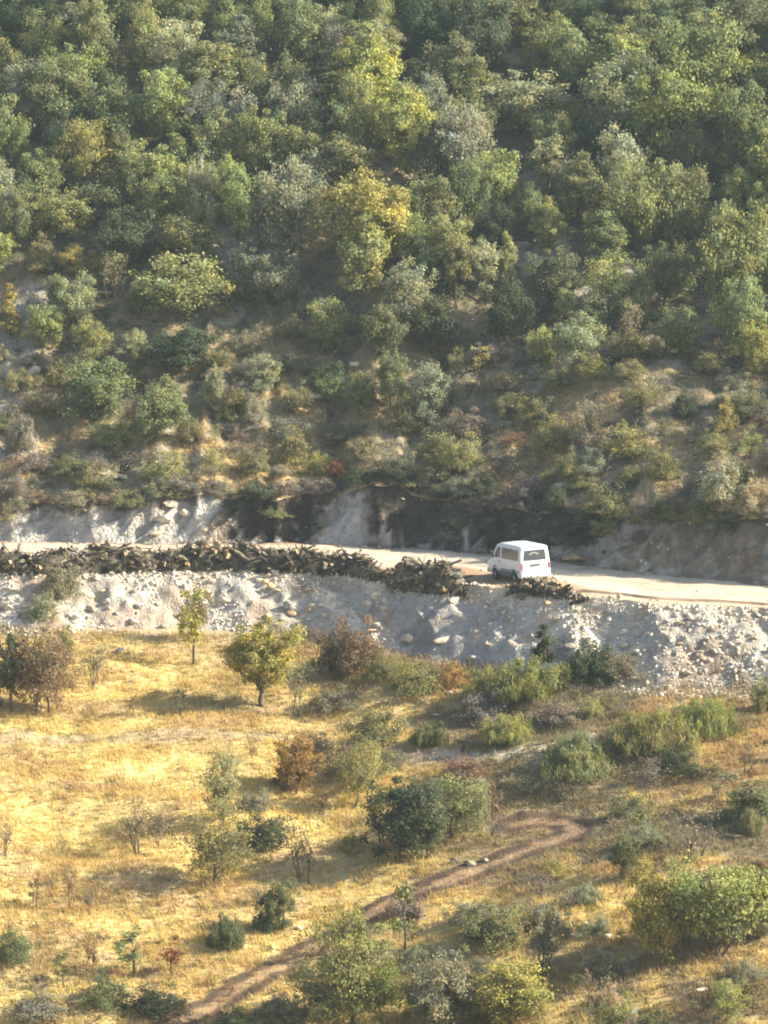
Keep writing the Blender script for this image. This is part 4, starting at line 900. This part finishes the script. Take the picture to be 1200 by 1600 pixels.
tg = rear_panel('tailgate', [(-.69, .50), (.69, .50), (.66, 1.86), (-.66, 1.86)], P_WHITE, van, .005, .07)
rw = rear_panel('rear_window', [(-.62, 1.24), (.62, 1.24), (.585, 1.76), (-.585, 1.76)], P_GLASS, tg, .012, .06)
arc = [(.30 * math.cos(t) - .04, 1.46 + .20 * math.sin(t)) for t in np.linspace(.35, math.pi - .35, 12)] + [(.20 * math.cos(t) - .04, 1.46 + .13 * math.sin(t)) for t in np.linspace(math.pi - .35, .35, 12)]
bm = bmesh.new(); vv = [bm.verts.new((x, rear_y(z) - .018, z)) for x, z in arc]
for i in range(11): bm.faces.new((vv[i], vv[i + 1], vv[22 - i], vv[23 - i]))
bmesh.ops.solidify(bm, geom=bm.faces[:], thickness=.004)
me = bpy.data.meshes.new('pale_arch'); bm.to_mesh(me); bm.free(); me.materials.append(P_ARCH); link('window_arch', me, rw)  # pale arched shape laid on the opaque rear glass
rear_panel('plate_recess', [(-.26, .93), (.26, .93), (.26, 1.03), (-.26, 1.03)], P_TRIM, tg, .014, .03)
rear_panel('number_plate', [(-.20, .885), (.20, .885), (.20, .925), (-.20, .925)], P_PLATE, tg, .010, .01)
boxm('rear_bumper', (-.84, -.07, .36), (.84, .05, .52), P_WHITE, van, .03)
boxm('front_bumper', (-.82, 4.47, .32), (.82, 4.64, .54), P_TRIM, van, .03)
panel('windscreen', [(-.66, 3.93, 1.19), (.66, 3.93, 1.19), (.58, 3.30, 1.86), (-.58, 3.30, 1.86)], (0, .72, .69), .012, P_GLASS, van)
# stand it on its four wheels
ca, sa = math.cos(VAN_TH), math.sin(VAN_TH)
def vw(lx, ly): return VAN[0] + lx * ca - (ly - 2.1) * sa, VAN[1] + lx * sa + (ly - 2.1) * ca
W4 = np.array([[lx, ly, float(height(*vw(lx, ly)))] for lx in (-.8, .8) for ly in (.86, 3.42)])
cf = np.linalg.lstsq(np.c_[W4[:, :2], np.ones(4)], W4[:, 2], rcond=None)[0]
ox, oy = vw(0, 0); rot = Matrix.Rotation(VAN_TH, 3, 'Z') @ Matrix.Rotation(math.atan(cf[1]), 3, 'X') @ Matrix.Rotation(-math.atan(cf[0]), 3, 'Y')
van.location = (ox, oy, cf[2] - .01); van.rotation_euler = rot.to_euler()

# ------------------------------------------------------------------ labels
ORD = 'first second third fourth fifth sixth seventh eighth ninth tenth eleventh twelfth thirteenth fourteenth fifteenth sixteenth seventeenth eighteenth nineteenth twentieth'.split()
def settle(recs, base, extra, key, how):
    """base label; where several share it add extra(), and where still alike count them along key"""
    def grp(lbl):
        d = {}
        for r in recs: d.setdefault(lbl(r), []).append(r)
        return d
    for r in recs: r['l'] = base(r)
    for l, v in grp(lambda r: r['l']).items():
        if len(v) > 1:
            for r in v: r['l'] = extra(r)
    for l, v in grp(lambda r: r['l']).items():
        v.sort(key=key)
        for i, r in enumerate(v): r['o']['label'] = l if len(v) == 1 else f'{l}, {ORD[min(i, 19)]} {how}'
CW = dict(yellow='yellow', yelgreen='yellow-green', olive='olive', green='green', bright='bright green', dark='dark green', grey='grey-green', pale='pale green', brown='brown', dun='grey-brown', orange='orange', rust='rust-red', straw='straw-coloured')
SH = dict(oak='round oak', tall='upright oak', loose='thin oak', shrub='bush', bare='half-bare bush', feather='broom bush', cone='pointed conifer', tuft='tiered sapling')
def band(r):
    y = r['py']
    return 'near the top' if y < 140 else 'high uphill' if y < 300 else 'halfway uphill' if y < 460 else 'on the lower hillside' if y < 640 else 'just above the bank'
def colm(r):
    x = r['px']
    return 'over outer logs' if x < 200 else 'over the scar' if x < 400 else 'over inner logs' if x < 600 else 'over the second heap' if x < 760 else 'over the van' if x < 880 else 'over the open road' if x < 1060 else 'over the road bend'
def sz(r): return 'large' if r['H'] > 4.2 else 'small' if r['H'] < 2.4 else 'medium'
settle(HILL, lambda r: f"{CW[r['tint']]} {SH[r['kind']]} {band(r)} {colm(r)}", lambda r: f"{sz(r)} {CW[r['tint']]} {SH[r['kind']]} {band(r)} {colm(r)}", lambda r: -r['py'], 'uphill')
def fcol(r):
    x = r['px']
    return 'below the yellow tree' if x < 480 else 'below the inner logs' if x < 620 else 'below the second heap' if x < 760 else 'below the van' if x < 880 else 'below the stone spill' if x < 1050 else 'below the road bend'
def fband(r):
    y = r['py']
    return 'above the track loop' if y < 1270 else 'beside the track' if y < 1420 else 'at the field bottom'
settle(FX, lambda r: f"{CW[r['tint']]} {SH[r['kind']]} {fband(r)} {fcol(r)}", lambda r: f"{'low' if r['H'] < 1.1 else 'tall'} {CW[r['tint']]} {SH[r['kind']]} {fband(r)} {fcol(r)}", lambda r: -r['py'], 'uphill')
settle(BF, lambda r: f"{CW[r['tint']]} {SH[r['kind']]} on the bank face {colm(r)}", lambda r: f"{'low' if r['H'] < .9 else 'tall'} {CW[r['tint']]} {SH[r['kind']]} on the bank face {colm(r)}", lambda r: r['px'], 'towards bend')
settle(BT, lambda r: f"{CW[r['tint']]} {SH[r['kind']]} at the bank brink {colm(r)}", lambda r: f"{'low' if r['H'] < 1 else 'tall'} {CW[r['tint']]} {SH[r['kind']]} at the bank brink {colm(r)}", lambda r: r['px'], 'towards bend')
def rsz(r): return 'big' if r['w'] > .75 else 'small' if r['w'] < .4 else 'mid-sized'
def rtn(r): return 'cream' if r['tone'] == CR else 'grey' if r['tone'] == GR else 'tan'
def rcol(r):
    x = r['px']
    return 'under the outer log row' if x < 150 else 'behind the slim yellow tree' if x < 350 else 'behind the round yellow tree' if x < 480 else 'under the inner log row' if x < 610 else 'under the second log heap' if x < 740 else 'under the van' if x < 860 else 'under the brush heap' if x < 950 else 'on the white spill' if x < 1090 else 'at the outer white spill'
RB = [r for r in ROCKS if 'label' not in r['o'].keys()]
settle(RB, lambda r: f"{rtn(r)} block on the rubble slope {rcol(r)}", lambda r: f"{rsz(r)} {rtn(r)} block on the rubble slope {rcol(r)}", lambda r: -r['py'], 'counting uphill')
def lzone(r):
    x = r['px']
    if r['pile'] == 'the second heap': return 'in the second heap'
    if r['pile'].startswith('the brush'): return 'in the brush heap'
    return 'at the outer row end' if x < 60 else 'behind the round grey-green bush' if x < 135 else 'between bush and rock scar' if x < 235 else 'under the white rock scar' if x < 350 else 'behind the round yellow tree' if x < 470 else 'at the inner row end'
def lth(r): return 'stout' if r['r'] > .105 else 'thin' if r['r'] < .075 else 'medium'
def llen(r): return 'short' if r['L'] < .8 else 'long'
def lend(r): return 'sawn end outward' if r['end'] else 'lying lengthwise'
settle(LOGS, lambda r: f"{lth(r)} {r['tone']} log {lend(r)} {lzone(r)}", lambda r: f"{llen(r)} {lth(r)} {r['tone']} log {lend(r)} {lzone(r)}", lambda r: r['px'], 'towards bend')
settle(STICKS, lambda r: f"dark stick on {r['pile']} leaning {r['lean']}", lambda r: f"{'long' if r['L'] > .75 else 'short'} dark stick on {r['pile']} leaning {r['lean']}", lambda r: r['px'], 'towards bend')

# ------------------------------------------------------------------ haze over the valley
bm = bmesh.new(); bmesh.ops.create_cube(bm, size=1)
for v in bm.verts: v.co = Vector((v.co.x * 460, v.co.y * 900 + 10, 78 + v.co.z * 200))
me = bpy.data.meshes.new('haze'); bm.to_mesh(me); bm.free()
hm = bpy.data.materials.new('haze'); hm.use_nodes = True; n = hm.node_tree.nodes; n.remove(n['Principled BSDF'])
pv = n.new('ShaderNodeVolumePrincipled'); pv.inputs['Density'].default_value = .00018; pv.inputs['Color'].default_value = (.66, .88, 1.0, 1); pv.inputs['Anisotropy'].default_value = .1
hm.node_tree.links.new(pv.outputs[0], n['Material Output'].inputs['Volume']); me.materials.append(hm)
link('haze', me, kind='stuff')
